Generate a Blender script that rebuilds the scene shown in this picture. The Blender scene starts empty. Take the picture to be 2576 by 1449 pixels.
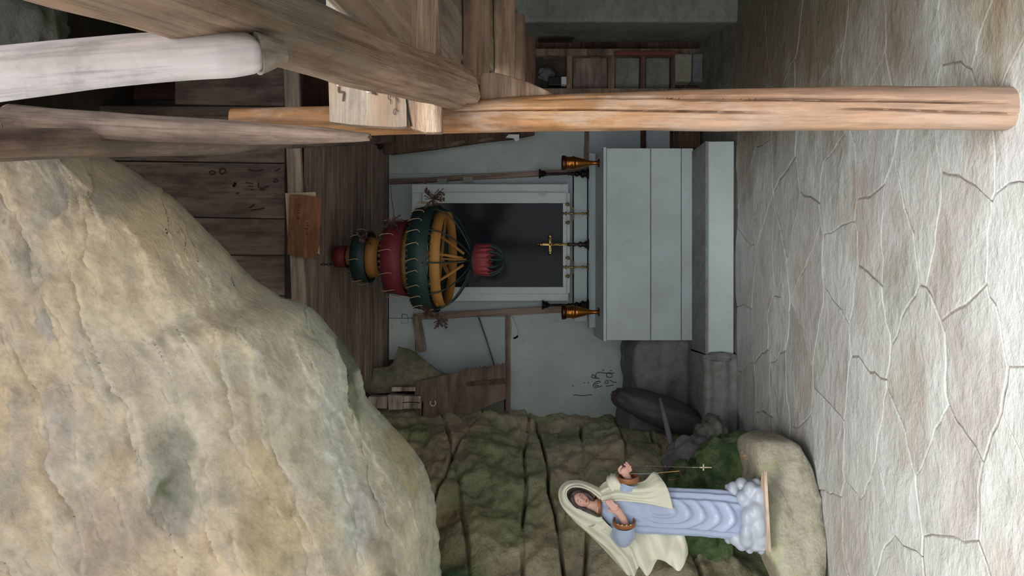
import bpy, bmesh, math, random
from mathutils import Vector, Matrix, noise
C = bpy.context.scene.collection
R = random.Random(7)
F, CX, CY, EYE = 1900.0, 1288.0, 724.5, 1.5

# ---------------- camera, world, sun, exposure ----------------
cam = bpy.data.objects.new('camera', bpy.data.cameras.new('camera'))
C.objects.link(cam)
cam.data.sensor_width = 36; cam.data.lens = 36*F/2576; cam.data.clip_start = .02
# the photograph lies on its side: the frame's right edge is the ground
cam.matrix_world = Matrix(((0,1,0,0),(0,0,-1,0),(-1,0,0,EYE),(0,0,0,1)))
bpy.context.scene.camera = cam
sc = bpy.context.scene
w = bpy.data.worlds.new('overcast_sky'); sc.world = w; w.use_nodes = True
w.node_tree.nodes['Background'].inputs[0].default_value = (.90,.955,1.0,1)
w.node_tree.nodes['Background'].inputs[1].default_value = 2.1
sun = bpy.data.objects.new('sun', bpy.data.lights.new('sun','SUN')); C.objects.link(sun)
sun.data.energy = 9.5; sun.data.angle = .9; sun.data.color = (1,.97,.93)
sun.rotation_euler = Vector((.10,.60,-1)).to_track_quat('-Z','Y').to_euler()
sc.view_settings.view_transform = 'Standard'; sc.view_settings.look = 'None'
sc.view_settings.gamma = 1; sc.view_settings.use_curve_mapping = False
sc.view_settings.exposure = 0.0

# ---------------- helpers ----------------
def P(x, y, d):
    """world point seen d metres ahead in the direction of a picture position"""
    return Vector(((CY-y)*d/F, d, EYE+(CX-x)*d/F))
def fbm(p, o=4, h=.9): return noise.fractal(Vector(p), h, 2.1, o)
WM = {}
def put(o, parent=None, M=None):
    M = M or Matrix.Identity(4)
    C.objects.link(o)
    if parent is not None:
        o.parent = parent; o.matrix_basis = WM[parent.name].inverted() @ M
    else: o.matrix_basis = M
    WM[o.name] = M
    return o
def tag(o, label=None, cat=None, group=None, kind=None):
    for k, v in (('label',label),('category',cat),('group',group),('kind',kind)):
        if v: o[k] = v
    return o
def root(name, loc, label=None, cat=None, group=None, kind=None):
    o = bpy.data.objects.new(name, None); o.empty_display_size = .05
    put(o, None, Matrix.Translation(Vector(loc))); return tag(o, label, cat, group, kind)
class MB:
    def __init__(s): s.v=[]; s.f=[]; s.uv=None; s.col=None
    def add(s, V, Fc):
        n=len(s.v); s.v += [tuple(v) for v in V]; s.f += [tuple(i+n for i in f) for f in Fc]; return s
    def box(s, a, b, M=None):
        x0,y0,z0=a; x1,y1,z1=b
        V=[Vector(p) for p in ((x0,y0,z0),(x1,y0,z0),(x1,y1,z0),(x0,y1,z0),(x0,y0,z1),(x1,y0,z1),(x1,y1,z1),(x0,y1,z1))]
        if M: V=[M@v for v in V]
        return s.add(V,[(0,3,2,1),(4,5,6,7),(0,1,5,4),(1,2,6,5),(2,3,7,6),(3,0,4,7)])
    def tube(s, pts, rad, n=10, flat=1.0, cap=True):
        pts=[Vector(p) for p in pts]
        if not hasattr(rad,'__len__'): rad=[rad]*len(pts)
        V=[];Fc=[]; ref=None
        for i,p in enumerate(pts):
            t=(pts[min(i+1,len(pts)-1)]-pts[max(i-1,0)]).normalized()
            if ref is None: ref=Vector((0,1,0)) if abs(t.y)<.9 else Vector((1,0,0))
            u=(ref-t*ref.dot(t)).normalized(); ref=u; q=t.cross(u)
            for k in range(n):
                a=2*math.pi*k/n; V.append(p+u*math.cos(a)*rad[i]*flat+q*math.sin(a)*rad[i])
        for i in range(len(pts)-1):
            for k in range(n):
                a=i*n+k;b=i*n+(k+1)%n; Fc.append((a,b,b+n,a+n))
        if cap: Fc.append(tuple(range(n))[::-1]); Fc.append(tuple(range((len(pts)-1)*n,len(pts)*n)))
        return s.add(V,Fc)
    def lathe(s, prof, n=20, M=None, cap=True):
        V=[];Fc=[]
        for r,z in prof:
            for k in range(n):
                a=2*math.pi*k/n; v=Vector((r*math.cos(a),r*math.sin(a),z)); V.append(M@v if M else v)
        for i in range(len(prof)-1):
            for k in range(n):
                a=i*n+k;b=i*n+(k+1)%n; Fc.append((a,b,b+n,a+n))
        if cap: Fc.append(tuple(range(n))[::-1]); Fc.append(tuple(range((len(prof)-1)*n,len(prof)*n)))
        return s.add(V,Fc)
    def ball(s, c, r, n=16, m=10, M=None):
        if not hasattr(r,'__len__'): r=(r,r,r)
        V=[];Fc=[]
        for i in range(m+1):
            t=math.pi*i/m
            for k in range(n):
                a=2*math.pi*k/n
                v=Vector((r[0]*math.sin(t)*math.cos(a),r[1]*math.sin(t)*math.sin(a),r[2]*math.cos(t)))
                if M: v=M@v
                V.append(v+Vector(c))
        for i in range(m):
            for k in range(n):
                a=i*n+k;b=i*n+(k+1)%n; Fc.append((a,a+n,b+n,b))
        return s.add(V,Fc)
    def prism(s, ring, off):
        ring=[Vector(p) for p in ring]; n=len(ring); off=Vector(off)
        s.add(ring+[p+off for p in ring],[tuple(range(n))[::-1],tuple(range(n,2*n))]+[(i,(i+1)%n,(i+1)%n+n,i+n) for i in range(n)])
        return s
    def grid(s, V, nu, nv, wrapu=False):
        Fc=[]
        for i in range(nu if wrapu else nu-1):
            for j in range(nv-1):
                a=i*nv+j; b=((i+1)%nu)*nv+j; Fc.append((a,b,b+1,a+1))
        return s.add(V,Fc)
    def make(s, name, mat, parent=None, M=None, smooth=True, bevel=0, solid=0, sub=0, remesh=0, soft=0, ang=None):
        me=bpy.data.meshes.new(name); me.from_pydata(s.v,[],s.f)
        bm=bmesh.new(); bm.from_mesh(me); bmesh.ops.recalc_face_normals(bm,faces=bm.faces); bm.to_mesh(me); bm.free()
        if s.col:
            ca=me.color_attributes.new('Col','FLOAT_COLOR','POINT')
            ca.data.foreach_set('color',[c for q in s.col for c in (*q,1.0)])
        me.materials.append(mat)
        o=bpy.data.objects.new(name,me)
        if smooth:
            me.shade_smooth()
            if ang: me.set_sharp_from_angle(angle=math.radians(ang))
        if remesh:
            m=o.modifiers.new('r','REMESH'); m.mode='VOXEL'; m.voxel_size=remesh; m.use_smooth_shade=True
        if soft:
            m=o.modifiers.new('s','SMOOTH'); m.factor=.5; m.iterations=soft
        if solid:
            m=o.modifiers.new('t','SOLIDIFY'); m.thickness=solid; m.offset=0
        if bevel:
            m=o.modifiers.new('b','BEVEL'); m.width=bevel; m.segments=2; m.limit_method='ANGLE'
        if sub:
            m=o.modifiers.new('u','SUBSURF'); m.levels=sub; m.render_levels=sub
        return put(o,parent,M)
def frame(p0, p1, ref=(0,0,1)):
    p0=Vector(p0);p1=Vector(p1); x=(p1-p0).normalized(); ref=Vector(ref)
    z=(ref-x*ref.dot(x)).normalized(); y=z.cross(x)
    M=Matrix((x,y,z)).transposed().to_4x4(); M.translation=p0; return M,(p1-p0).length
def timber(name, p0, p1, wd, ht, mat, parent=None, ref=(0,0,1), n=20, nl=40, p=6, amp=.004, seed=0,
           cracks=(), bend=None, ends=.0, wf=3.0, roll=0, smooth=True):
    """a piece of wood from p0 to p1 in its own frame (x along the grain). wd,ht: numbers or functions of t"""
    M,L=frame(p0,p1,ref)
    if roll: M=M@Matrix.Rotation(roll,4,'X')
    W=wd if callable(wd) else (lambda t:wd); H=ht if callable(ht) else (lambda t:ht)
    V=[]
    for i in range(nl+1):
        t=i/nl
        for k in range(n):
            a=2*math.pi*k/n; ca,sa=math.cos(a),math.sin(a)
            r=(abs(ca)**p+abs(sa)**p)**(-1/p)
            nz=fbm((t*L*wf+seed*7.3,ca*.7+seed,sa*.7),3)*amp + fbm((t*L*wf*.35+seed*3.1,ca*.5,sa*.5+9),2)*amp*1.5
            for (a0,a1,t0,t1,dp,cw) in cracks:
                if t0<t<t1:
                    u=(t-t0)/(t1-t0); ac=a0+(a1-a0)*u+.04*noise.noise((t*L*6,seed,3))
                    da=abs((a-ac+math.pi)%(2*math.pi)-math.pi)
                    nz-=dp*math.exp(-(da/cw)**2)*min(1,6*u,6*(1-u))
            e=(ends*noise.noise((ca*2+seed,sa*2,i))) if i in (0,nl) and ends else 0
            y=ca*r*W(t)/2*(1+nz/(max(W(t),.02)/2)); z=sa*r*H(t)/2*(1+nz/(max(H(t),.02)/2))
            if bend: by,bz=bend(t); y+=by; z+=bz
            V.append((t*L+e,y,z))
    m=MB(); Fc=[]
    for i in range(nl):
        for k in range(n):
            a=i*n+k;b=i*n+(k+1)%n; Fc.append((a,b,b+n,a+n))
    Fc.append(tuple(range(n))[::-1]); Fc.append(tuple(range(nl*n,(nl+1)*n)))
    m.add(V,Fc)
    return m.make(name,mat,parent,M,smooth=smooth,ang=38)
def board(name, p0, p1, wd, th, mat, parent=None, ref=(0,0,1), seed=0, amp=.003, nl=5, smooth=False, bevel=.002):
    """cheap plank, x along the grain, a slightly wandering edge"""
    M,L=frame(p0,p1,ref); V=[]
    rr=random.Random(seed*13+5)
    for i in range(nl+1):
        x=L*i/nl
        a=rr.uniform(-amp,amp); b=rr.uniform(-amp,amp); c=rr.uniform(-amp,amp)*.5
        V+=[(x,-th/2+c,-wd/2+a),(x,th/2+c,-wd/2+a),(x,th/2+c,wd/2+b),(x,-th/2+c,wd/2+b)]
    Fc=[(0,1,2,3),(nl*4+3,nl*4+2,nl*4+1,nl*4)]
    for i in range(nl):
        for k in range(4):
            a=i*4+k;b=i*4+(k+1)%4; Fc.append((a,a+4,b+4,b))
    return MB().add(V,Fc).make(name,mat,parent,M,smooth=smooth,bevel=bevel)
def cr(p0,p1,p2,p3,t):
    return .5*((2*p1)+(-p0+p2)*t+(2*p0-5*p1+4*p2-p3)*t*t+(-p0+3*p1-3*p2+p3)*t**3)
def spline(pts, n):
    pts=[Vector(p) for p in pts]; k=len(pts)-1; out=[]
    for i in range(n):
        u=i/(n-1)*k; j=min(int(u),k-1); t=u-j
        out.append(cr(pts[max(j-1,0)] if j>0 else 2*pts[0]-pts[1],pts[j],pts[j+1],pts[j+2] if j+2<=k else 2*pts[k]-pts[k-1],t))
    return out
def patch(rows, nu, nv):
    g=[spline(r,nv) for r in rows]
    cols=[spline([g[i][j] for i in range(len(rows))],nu) for j in range(nv)]
    return [cols[j][i] for i in range(nu) for j in range(nv)]

# ---------------- materials ----------------
def lin(c): return tuple(((v/255)/12.92 if v/255<=.04045 else ((v/255+.055)/1.055)**2.4) for v in c)
class NT:
    def __init__(s,name):
        s.m=bpy.data.materials.new(name); s.m.use_nodes=True; s.t=s.m.node_tree; s.b=s.t.nodes['Principled BSDF']
        s.tc=s.n('ShaderNodeTexCoord'); s.oi=s.n('ShaderNodeObjectInfo')
        s.w=s.n('ShaderNodeMath',operation='MULTIPLY'); s.l(s.oi.outputs['Random'],s.w.inputs[0]); s.w.inputs[1].default_value=37.0
    def n(s,t,**k):
        q=s.t.nodes.new(t)
        for a,b in k.items(): setattr(q,a,b)
        return q
    def l(s,a,b): s.t.links.new(a,b)
    def map(s,scale,src='Object'):
        q=s.n('ShaderNodeMapping'); q.inputs['Scale'].default_value=scale; s.l(s.tc.outputs[src],q.inputs[0]); return q.outputs[0]
    def noise(s,scale=1,v=(1,1,1),det=5,rough=.6,dist=0,own=True):
        q=s.n('ShaderNodeTexNoise',noise_dimensions='4D' if own else '3D'); q.inputs['Scale'].default_value=scale
        q.inputs['Detail'].default_value=det; q.inputs['Roughness'].default_value=rough; q.inputs['Distortion'].default_value=dist
        s.l(s.map(v),q.inputs['Vector'])
        if own: s.l(s.w.outputs[0],q.inputs['W'])
        return q.outputs[0]
    def ramp(s,src,stops):
        q=s.n('ShaderNodeValToRGB'); e=q.color_ramp.elements
        while len(e)<len(stops): e.new(.5)
        for i,(p,c) in enumerate(stops): e[i].position=p; e[i].color=(*(c if hasattr(c,'__len__') else (c,)*3),1)
        s.l(src,q.inputs[0]); return q.outputs[0]
    def mix(s,a,b,fac=.5,mode='MIX'):
        q=s.n('ShaderNodeMix',data_type='RGBA',blend_type=mode)
        for v,i in ((fac,0),(a,6),(b,7)):
            if hasattr(v,'links') or hasattr(v,'is_linked'): s.l(v,q.inputs[i])
            elif i==0: q.inputs[0].default_value=v
            else: q.inputs[i].default_value=(*v,1)
        return q.outputs[2]
    def add(s,a,ka,b,kb):
        q=s.n('ShaderNodeMath',operation='MULTIPLY'); s.l(a,q.inputs[0]); q.inputs[1].default_value=ka
        r=s.n('ShaderNodeMath',operation='MULTIPLY_ADD'); s.l(b,r.inputs[0]); r.inputs[1].default_value=kb; s.l(q.outputs[0],r.inputs[2]); return r.outputs[0]
    def fin(s,col,rough=.8,bump=None,bs=.5,bd=.01,spec=.3,metal=0,coat=0):
        b=s.b
        if hasattr(col,'is_linked'): s.l(col,b.inputs['Base Color'])
        else: b.inputs['Base Color'].default_value=(*col,1)
        if hasattr(rough,'is_linked'): s.l(rough,b.inputs['Roughness'])
        else: b.inputs['Roughness'].default_value=rough
        b.inputs['Specular IOR Level'].default_value=spec; b.inputs['Metallic'].default_value=metal
        b.inputs['Coat Weight'].default_value=coat
        if bump is not None:
            q=s.n('ShaderNodeBump'); q.inputs['Strength'].default_value=bs; q.inputs['Distance'].default_value=bd
            s.l(bump,q.inputs['Height']); s.l(q.outputs[0],b.inputs['Normal'])
        return s.m
def wood(name,dark,mid,light,g=14,bs=.6,rough=.75,stain=None,stainpos=(.5,.65),knots=True,bd=.006,fine=1.0,dirt=.5,hew=.4,foot=None,grain=.75):
    t=NT(name); d,m,l=lin(dark),lin(mid),lin(light)
    n1=t.noise(1,(1.1,g,g),6,.62,.6); n2=t.noise(1,(2.5,g*5*fine,g*5*fine),4,.6,.2); n3=t.noise(2.2,(1,2.2,2.2),4,.55)
    c=t.ramp(n1,[(.28,d),(.47,m),(.68,l)])
    c=t.mix(c,t.ramp(n2,[(.35,.55),(.52,1.0),(.7,1.12)]),.8,'MULTIPLY')
    c=t.mix(c,t.ramp(n3,[(.3,1-dirt),(.55,1.0)]),1,'MULTIPLY')
    n4=t.noise(1,(9,g*3,g*3),6,.7,.3); c=t.mix(c,t.ramp(n4,[(.34,.68),(.5,1.0),(.7,1.14)]),.8,'MULTIPLY')
    n6=t.noise(1,(4,g*20,g*20),3,.6,.15); c=t.mix(c,t.ramp(n6,[(.34,.62),(.46,1.0),(.7,1.10)]),grain,'MULTIPLY')
    n5=t.noise(1,(70,14,14),3,.5,.5); c=t.mix(c,t.ramp(n5,[(.3,.82),(.45,1.0)]),hew,'MULTIPLY')
    if stain: c=t.mix(c,lin(stain),t.ramp(t.noise(2.6,(1,3,3),5,.6),[(stainpos[0],0.0),(stainpos[1],.85)]))
    if foot:
        sx=t.n('ShaderNodeSeparateXYZ'); t.l(t.tc.outputs['Object'],sx.inputs[0])
        c=t.mix(c,t.mix(lin(foot),t.ramp(n2,[(.35,.75),(.6,1.1)]),1,'MULTIPLY'),t.ramp(t.add(sx.outputs[0],.5,n3,.6),[(.30,.75),(1.05,0.0)]))
    if knots:
        v=t.n('ShaderNodeTexVoronoi',voronoi_dimensions='4D'); v.inputs['Scale'].default_value=1
        t.l(t.map((2.6,9,9)),v.inputs['Vector']); t.l(t.w.outputs[0],v.inputs['W'])
        c=t.mix(c,t.ramp(v.outputs['Distance'],[(.05,.35),(.16,1.0)]),.7,'MULTIPLY')
    return t.fin(c,rough,t.add(t.add(n1,1.0,n4,.7),1.0,n6,.35),bs,bd)
def plain(name,c,rough=.6,metal=0,vary=.12,bump=.15,ns=25,spec=.4,coat=0):
    t=NT(name); n=t.noise(ns,(1,1,1),4); n2=t.noise(3,(1,1,1),3); a=lin(c)
    col=t.mix(a,t.ramp(n2,[(.3,1-vary*2),(.65,1+vary)]),1,'MULTIPLY')
    return t.fin(col,rough,n,bump,.004,spec,metal,coat)
def paint(name,c,dirt=(90,95,80),amount=.45,rough=.55,g=(1,1,1)):
    t=NT(name); a=lin(c)
    n=t.noise(2.3,g,6,.6); n2=t.noise(14,(1,1,1),6,.7); n3=t.noise(60,(1,1,.3),3); sp=t.noise(22,(1,1,2.2),5,.6,own=True)
    col=t.mix(a,lin(dirt),t.ramp(n,[(.42,0.0),(.75,amount)]))
    col=t.mix(col,lin(dirt),t.ramp(n2,[(.58,0.0),(.74,amount*.9)]))
    col=t.mix(col,lin((70,74,68)),t.ramp(sp,[(.66,0.0),(.72,.5)]))
    return t.fin(col,rough,t.add(n2,.6,n3,.5),.25,.004,.35)
def stone(name,cols,ns=1.6,v=(1,1,1),rough=.85,bs=.7,bd=.02,moss=None,mossp=(.52,.66),attr=False,spec=.25,own=False,fs=1.0,floor=False):
    t=NT(name); n=t.noise(ns,v,7,.62,.5,own); n2=t.noise(ns*7*fs,v,8,.65,.3,own); n3=t.noise(ns*30*fs,v,5,.6,0,own)
    if attr:
        at=t.n('ShaderNodeVertexColor',layer_name='Col'); c=at.outputs[0]
        c=t.mix(c,t.ramp(n,[(.3,.72),(.5,1.0),(.7,1.14)]),.8,'MULTIPLY')
    else: c=t.ramp(n,[(.3+.4*i/(len(cols)-1),lin(q)) for i,q in enumerate(cols)])
    c=t.mix(c,t.ramp(n2,[(.3,.6),(.5,1.0),(.72,1.2)]),.4 if floor else .75,'MULTIPLY')
    c=t.mix(c,t.ramp(n3,[(.3,.8),(.6,1.05)]),.25 if floor else .6,'MULTIPLY')
    if floor:
        g=t.n('ShaderNodeNewGeometry'); mp=t.n('ShaderNodeMapping'); mp.inputs['Scale'].default_value=(.8,1.5,1); t.l(g.outputs['Position'],mp.inputs[0])
        q=t.n('ShaderNodeTexNoise'); q.inputs['Scale'].default_value=1.6; q.inputs['Detail'].default_value=7; q.inputs['Roughness'].default_value=.65; t.l(mp.outputs[0],q.inputs['Vector'])
        c=t.mix(c,lin((150,138,128)),t.ramp(q.outputs[0],[(.5,0.0),(.66,.75)]))
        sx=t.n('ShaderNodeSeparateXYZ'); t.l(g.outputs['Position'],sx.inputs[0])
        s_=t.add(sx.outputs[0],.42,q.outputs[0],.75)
        c=t.mix(c,lin((112,98,72)),t.ramp(s_,[(.60,0.0),(.86,.85)]))  # soil-brown tint toward the right, also putting that side's shade into the colour
    if moss: c=t.mix(c,lin(moss),t.ramp(t.noise(ns*1.3,(1,1,1),7,.68,.4,own),[(mossp[0],0.0),(mossp[1],.8)]))
    return t.fin(c,rough,t.add(t.add(n2,1.0,n,1.2),1.0,n3,.15) if floor else t.add(n2,1.0,n3,.35),bs,bd,spec)
# ---------------- material set ----------------
W_post = wood('honey_pine',(112,78,52),(162,118,78),(186,148,110),9,.5,.6,foot=(160,140,128),stain=(178,162,150),stainpos=(.50,.66),dirt=.3)
W_beam = wood('brown_timber',(90,72,60),(138,112,92),(170,146,126),13,.9,.8,stain=(98,94,84),stainpos=(.55,.7),bd=.008)
W_log = wood('dim_log',(98,82,74),(138,118,106),(160,144,132),8,.6,.8,stain=(96,84,72),stainpos=(.5,.7))
W_white = wood('peeled_log',(158,150,148),(180,173,171),(192,187,187),5,.35,.7,stain=(208,196,190),stainpos=(.58,.74),knots=True,dirt=.08,bd=.003)
W_end = wood('sawn_end',(196,178,152),(222,206,182),(236,224,204),4,.5,.8,dirt=.1,knots=False)
W_grey = wood('weathered_board',(98,86,76),(140,128,114),(168,158,144),7,.6,.8,stain=(150,122,98),stainpos=(.5,.68),dirt=.25)
W_purlin = wood('furrowed_board',(112,88,70),(160,134,112),(196,178,156),16,1.0,.8,bd=.01)
W_pale = wood('bleached_batten',(158,142,128),(196,184,172),(222,214,204),12,.6,.8,dirt=.2)
W_brown = wood('brown_joist',(92,72,60),(134,110,92),(160,138,118),9,.7,.8,stain=(66,62,58),stainpos=(.6,.7))
W_dark = wood('dark_joist',(70,50,42),(98,74,60),(122,98,82),8,.6,.85)
W_gable = wood('gable_plank',(108,90,80),(142,122,110),(162,142,128),6,.35,.8,stain=(84,72,66),stainpos=(.5,.7),dirt=.3)
W_lintel = wood('lintel_wood',(136,116,102),(176,156,138),(194,174,156),10,.4,.8,dirt=.2)
W_inner = wood('ceiling_board',(104,86,76),(150,132,118),(178,160,146),16,.8,.85,dirt=.35)
W_frame = wood('red_batten',(112,90,80),(146,120,108),(162,140,128),9,.4,.75,dirt=.3)
W_rust = wood('rusted_plank',(88,72,62),(122,102,88),(140,120,106),5,.7,.85,stain=(96,88,70),stainpos=(.52,.68),dirt=.4)
W_stump = wood('cracked_post',(160,142,130),(198,182,168),(214,200,186),5,.6,.85,dirt=.2)
PAINT = paint('white_panel_paint',(178,188,184),(120,126,112),.5)
PAINT2 = paint('white_panel_paint_grey',(170,178,182),(120,126,118),.4)
PAINTA = paint('altar_paint',(186,198,198),(128,134,120),.35,.45)
PVC = paint('window_frame_paint',(198,206,206),(150,152,146),.25,.35)
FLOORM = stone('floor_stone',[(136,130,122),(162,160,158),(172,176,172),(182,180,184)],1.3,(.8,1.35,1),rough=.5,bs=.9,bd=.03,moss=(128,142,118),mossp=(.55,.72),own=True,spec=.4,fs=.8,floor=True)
MORTAR = stone('floor_mortar',[(112,106,98),(140,134,126),(156,150,142)],6,rough=.9,bs=.8)
OVERR = stone('overhang_rock',None,1.5,(1,1,.62),attr=True,rough=.85,bs=.55,bd=.02)
GREENR = stone('mossy_rock',None,2.2,(1,1,1.2),attr=True,rough=.8,bs=.9,bd=.03)
ROCKG = stone('grey_rock',[(84,82,76),(118,116,110),(140,138,132)],2.5,moss=(84,96,62),mossp=(.5,.64))
ROCKM = stone('moss_boulder',[(72,88,60),(104,124,80),(134,150,112)],6,bs=1.0,moss=(56,84,52),mossp=(.45,.6))
ROCKP = stone('pedestal_stone',[(136,128,110),(160,154,138),(172,168,154)],3,moss=(150,156,104),mossp=(.48,.66))
CONC = stone('concrete',[(96,96,92),(124,124,122),(138,138,138)],2,bs=.4,bd=.008,moss=(104,108,84),mossp=(.58,.72))
PLAST = stone('grey_plaster',[(104,106,98),(126,128,120),(138,140,132)],1.4,(1,1,2),bs=.25,bd=.006,moss=(112,122,96),mossp=(.58,.7))
DARKR = stone('dark_rock',[(44,38,34),(66,58,50),(84,78,68)],1.5)
INK = plain('ink',(52,56,58),.8,0,.3); INKB = plain('pencil_mark',(74,58,48),.8,0,.3)
HOLE = plain('hole',(8,8,9),.95)

def S(x,y,d,o=0):
    p=P(x,y,d); p.y+=o; return p
def strokes(name, lines, mat, parent, wdt=.004):
    for L in lines: o=MB().tube(spline(L,3*len(L)),wdt,5,flat=.25).make(name,mat,parent)
    return o

# ---------------- outer shell of rock that closes the grotto ----------------
def shell(name,a,b,mat,n=10,amp=.12,seed=0):
    m=MB(); m.box(a,b); o=m.make(name,mat,smooth=False)
    return tag(o,kind='structure')
shell('ceiling',(-4,.9,4.1),(3.2,7.4,4.4),DARKR)
shell('wall_rear',(-4,7.0,-.2),(3.2,7.4,4.2),DARKR)
# ---------------- floor ----------------
fl = MB().box((-4.5,-5,-.12),(4.5,7.2,-.006)).make('floor',MORTAR,smooth=False); tag(fl,kind='structure')
def clipc(poly,a,nrm):
    out=[]
    for k in range(len(poly)):
        p,q=poly[k],poly[(k+1)%len(poly)]; dp=(p-a).dot(nrm); dq=(q-a).dot(nrm)
        if dp<=0: out.append(p)
        if (dp<0)!=(dq<0) and dp!=dq: out.append(p+(q-p)*(dp/(dp-dq)))
    return out
rf=random.Random(12); AX=.60          # stones are longer across the view than along it
pts=[]
row=0; y=1.35
while y<5.35:
    stp_=.30+.025*(y-2)
    x=-1.75+(row%2)*.23
    while x<1.45:
        pts.append(Vector((x+rf.uniform(-.15,.15),y+rf.uniform(-.13,.13)))); x+=.40
    y+=stp_; row+=1
def wob(p): 
    return Vector((p.x+.045*noise.noise((p.x*4.1,p.y*4.7,1.2))+.018*noise.noise((p.x*15,p.y*15,4)),p.y+.05*noise.noise((p.x*3.3,p.y*4.3,7.7))+.020*noise.noise((p.x*14,p.y*15,9)),0))
for c0 in pts:
    if abs(c0.x)>1.9 : continue
    x_,y_=c0.x/.0+0 if False else c0.x*AX,c0.y
    poly=[Vector((x_-1,y_-1)),Vector((x_+1,y_-1)),Vector((x_+1,y_+1)),Vector((x_-1,y_+1))]
    for o_ in pts:
        if o_ is c0: continue
        q_=Vector((o_.x*AX,o_.y)); a_=Vector((x_,y_)); dd=q_-a_
        if dd.length<1.6: poly=clipc(poly,(q_+a_)/2,dd)
        if len(poly)<3: break
    poly=[Vector((p.x/AX,p.y)) for p in poly]
    if len(poly)<3 or max(p.y for p in poly)>5.6: continue
    ring=[]
    for k in range(len(poly)):
        p,q=poly[k],poly[(k+1)%len(poly)]; n=max(1,int((q-p).length/.045))
        ring+=[wob(p.lerp(q,t/n)) for t in range(n)]
    c=sum(ring,Vector((0,0,0)))/len(ring); c.z=0
    g=rf.choice((.0006,.0010,.0022,.0040)); top=rf.uniform(-.003,.003)
    def inset(k,z): return [Vector((p.x+(c.x-p.x)/(p-c).length*k,p.y+(c.y-p.y)/(p-c).length*k,z)) for p in ring]
    A=inset(g,-.02); B=inset(g+.001,top-.003); D=inset(g+.006,top); n=len(ring)
    Fc=[]
    for i in range(n):
        j=(i+1)%n; Fc+=[(i,j,j+n,i+n),(i+n,j+n,j+2*n,i+2*n)]
    Fc.append(tuple(range(2*n,3*n)))
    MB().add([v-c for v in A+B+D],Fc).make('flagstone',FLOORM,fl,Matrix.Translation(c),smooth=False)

# ---------------- rock wall behind the statue ----------------
def seg_interp(pts,t):
    k=len(pts)-1; u=t*k; j=min(int(u),k-1); f=u-j
    return Vector(pts[j]).lerp(Vector(pts[j+1]),f)
plan=[(-.98,6.5),(-1.07,6.0),(-1.10,5.5),(-1.16,4.95),(-1.34,4.45),(-1.62,4.0),(-1.95,3.55),(-2.3,3.1),(-2.6,2.6),(-3.0,1.8),(-3.2,.9)]
NU,NV=200,600; V=[]; col=[]
for i in range(NU):
    u=i/(NU-1)
    p=spline_pt=None
    q=u*(len(plan)-1); j=min(int(q),len(plan)-2); f=q-j
    p=cr(*[Vector((*plan[max(0,min(len(plan)-1,j+e))],0)) for e in (-1,0,1,2)],f)
    for jv in range(NV):
        z=-.1+4.2*jv/(NV-1)
        x,y=p.x,p.y
        # leaning upper part, undercut foot
        lean=max(0,(z-1.3))*.10 - .10*math.exp(-((z-.05)/.25)**2)
        s=u*9
        d=.12*fbm((x*1.1,y*1.1,z*1.0),5)+.05*fbm((x*4,y*4,z*5+3),4)
        st=0
        for k,(zc,a,tilt) in enumerate(((1.44,.05,.02),(1.22,.07,-.03),(1.08,.04,.04),(.82,.05,.05),(1.75,.03,-.10),(2.05,.04,.1),(.5,.05,0))):
            zz=z-zc-tilt*(s-4)-.025*noise.noise((s*1.5,k*5,0))
            on=max(0,min(1,.7+1.6*noise.noise((s*1.7,k*3.3,2))))
            st-=1.7*a*on*math.exp(-(zz/.009)**2)
            st+=.022*math.tanh(zz/.03)*on*(1 if k%2 else -1)
        dd=d+st+lean
        V.append((x+dd*.85,y-dd*.5,z))
        g=fbm((x*1.3+4,y*1.3,z*1.2),4); g2=fbm((x*2.3+9,y*2,z*2.2),4)
        base=Vector(lin((204,198,166))).lerp(Vector(lin((170,172,134))),max(0,min(1,.5+g*1.6)))
        if g2>.1: base=base.lerp(Vector(lin((194,180,152))),min(1,(g2-.1)*3))
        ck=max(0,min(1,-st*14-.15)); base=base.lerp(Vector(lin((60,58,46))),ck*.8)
        if z<.75: base=base.lerp(Vector(lin((116,126,92))),min(1,(.75-z)*1.3)*.7)
        if y<4.6 and z>1.5: base=base.lerp(Vector(lin((204,188,146))),min(1,(z-1.5)*1.5)*.6)
        gp=math.exp(-(((y-4.05)/.10)**2)-((z-1.75-(y-4.05)*2)/.22)**2) 
        base=base.lerp(Vector(lin((50,104,68))),min(.85,gp*1.3))
        col.append(tuple(base))
m=MB().grid(V,NU,NV); m.col=col
wl=m.make('wall_left',GREENR); tag(wl,'rough mossy rock wall with long horizontal cracks behind the statue','rock wall',kind='structure')

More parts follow.
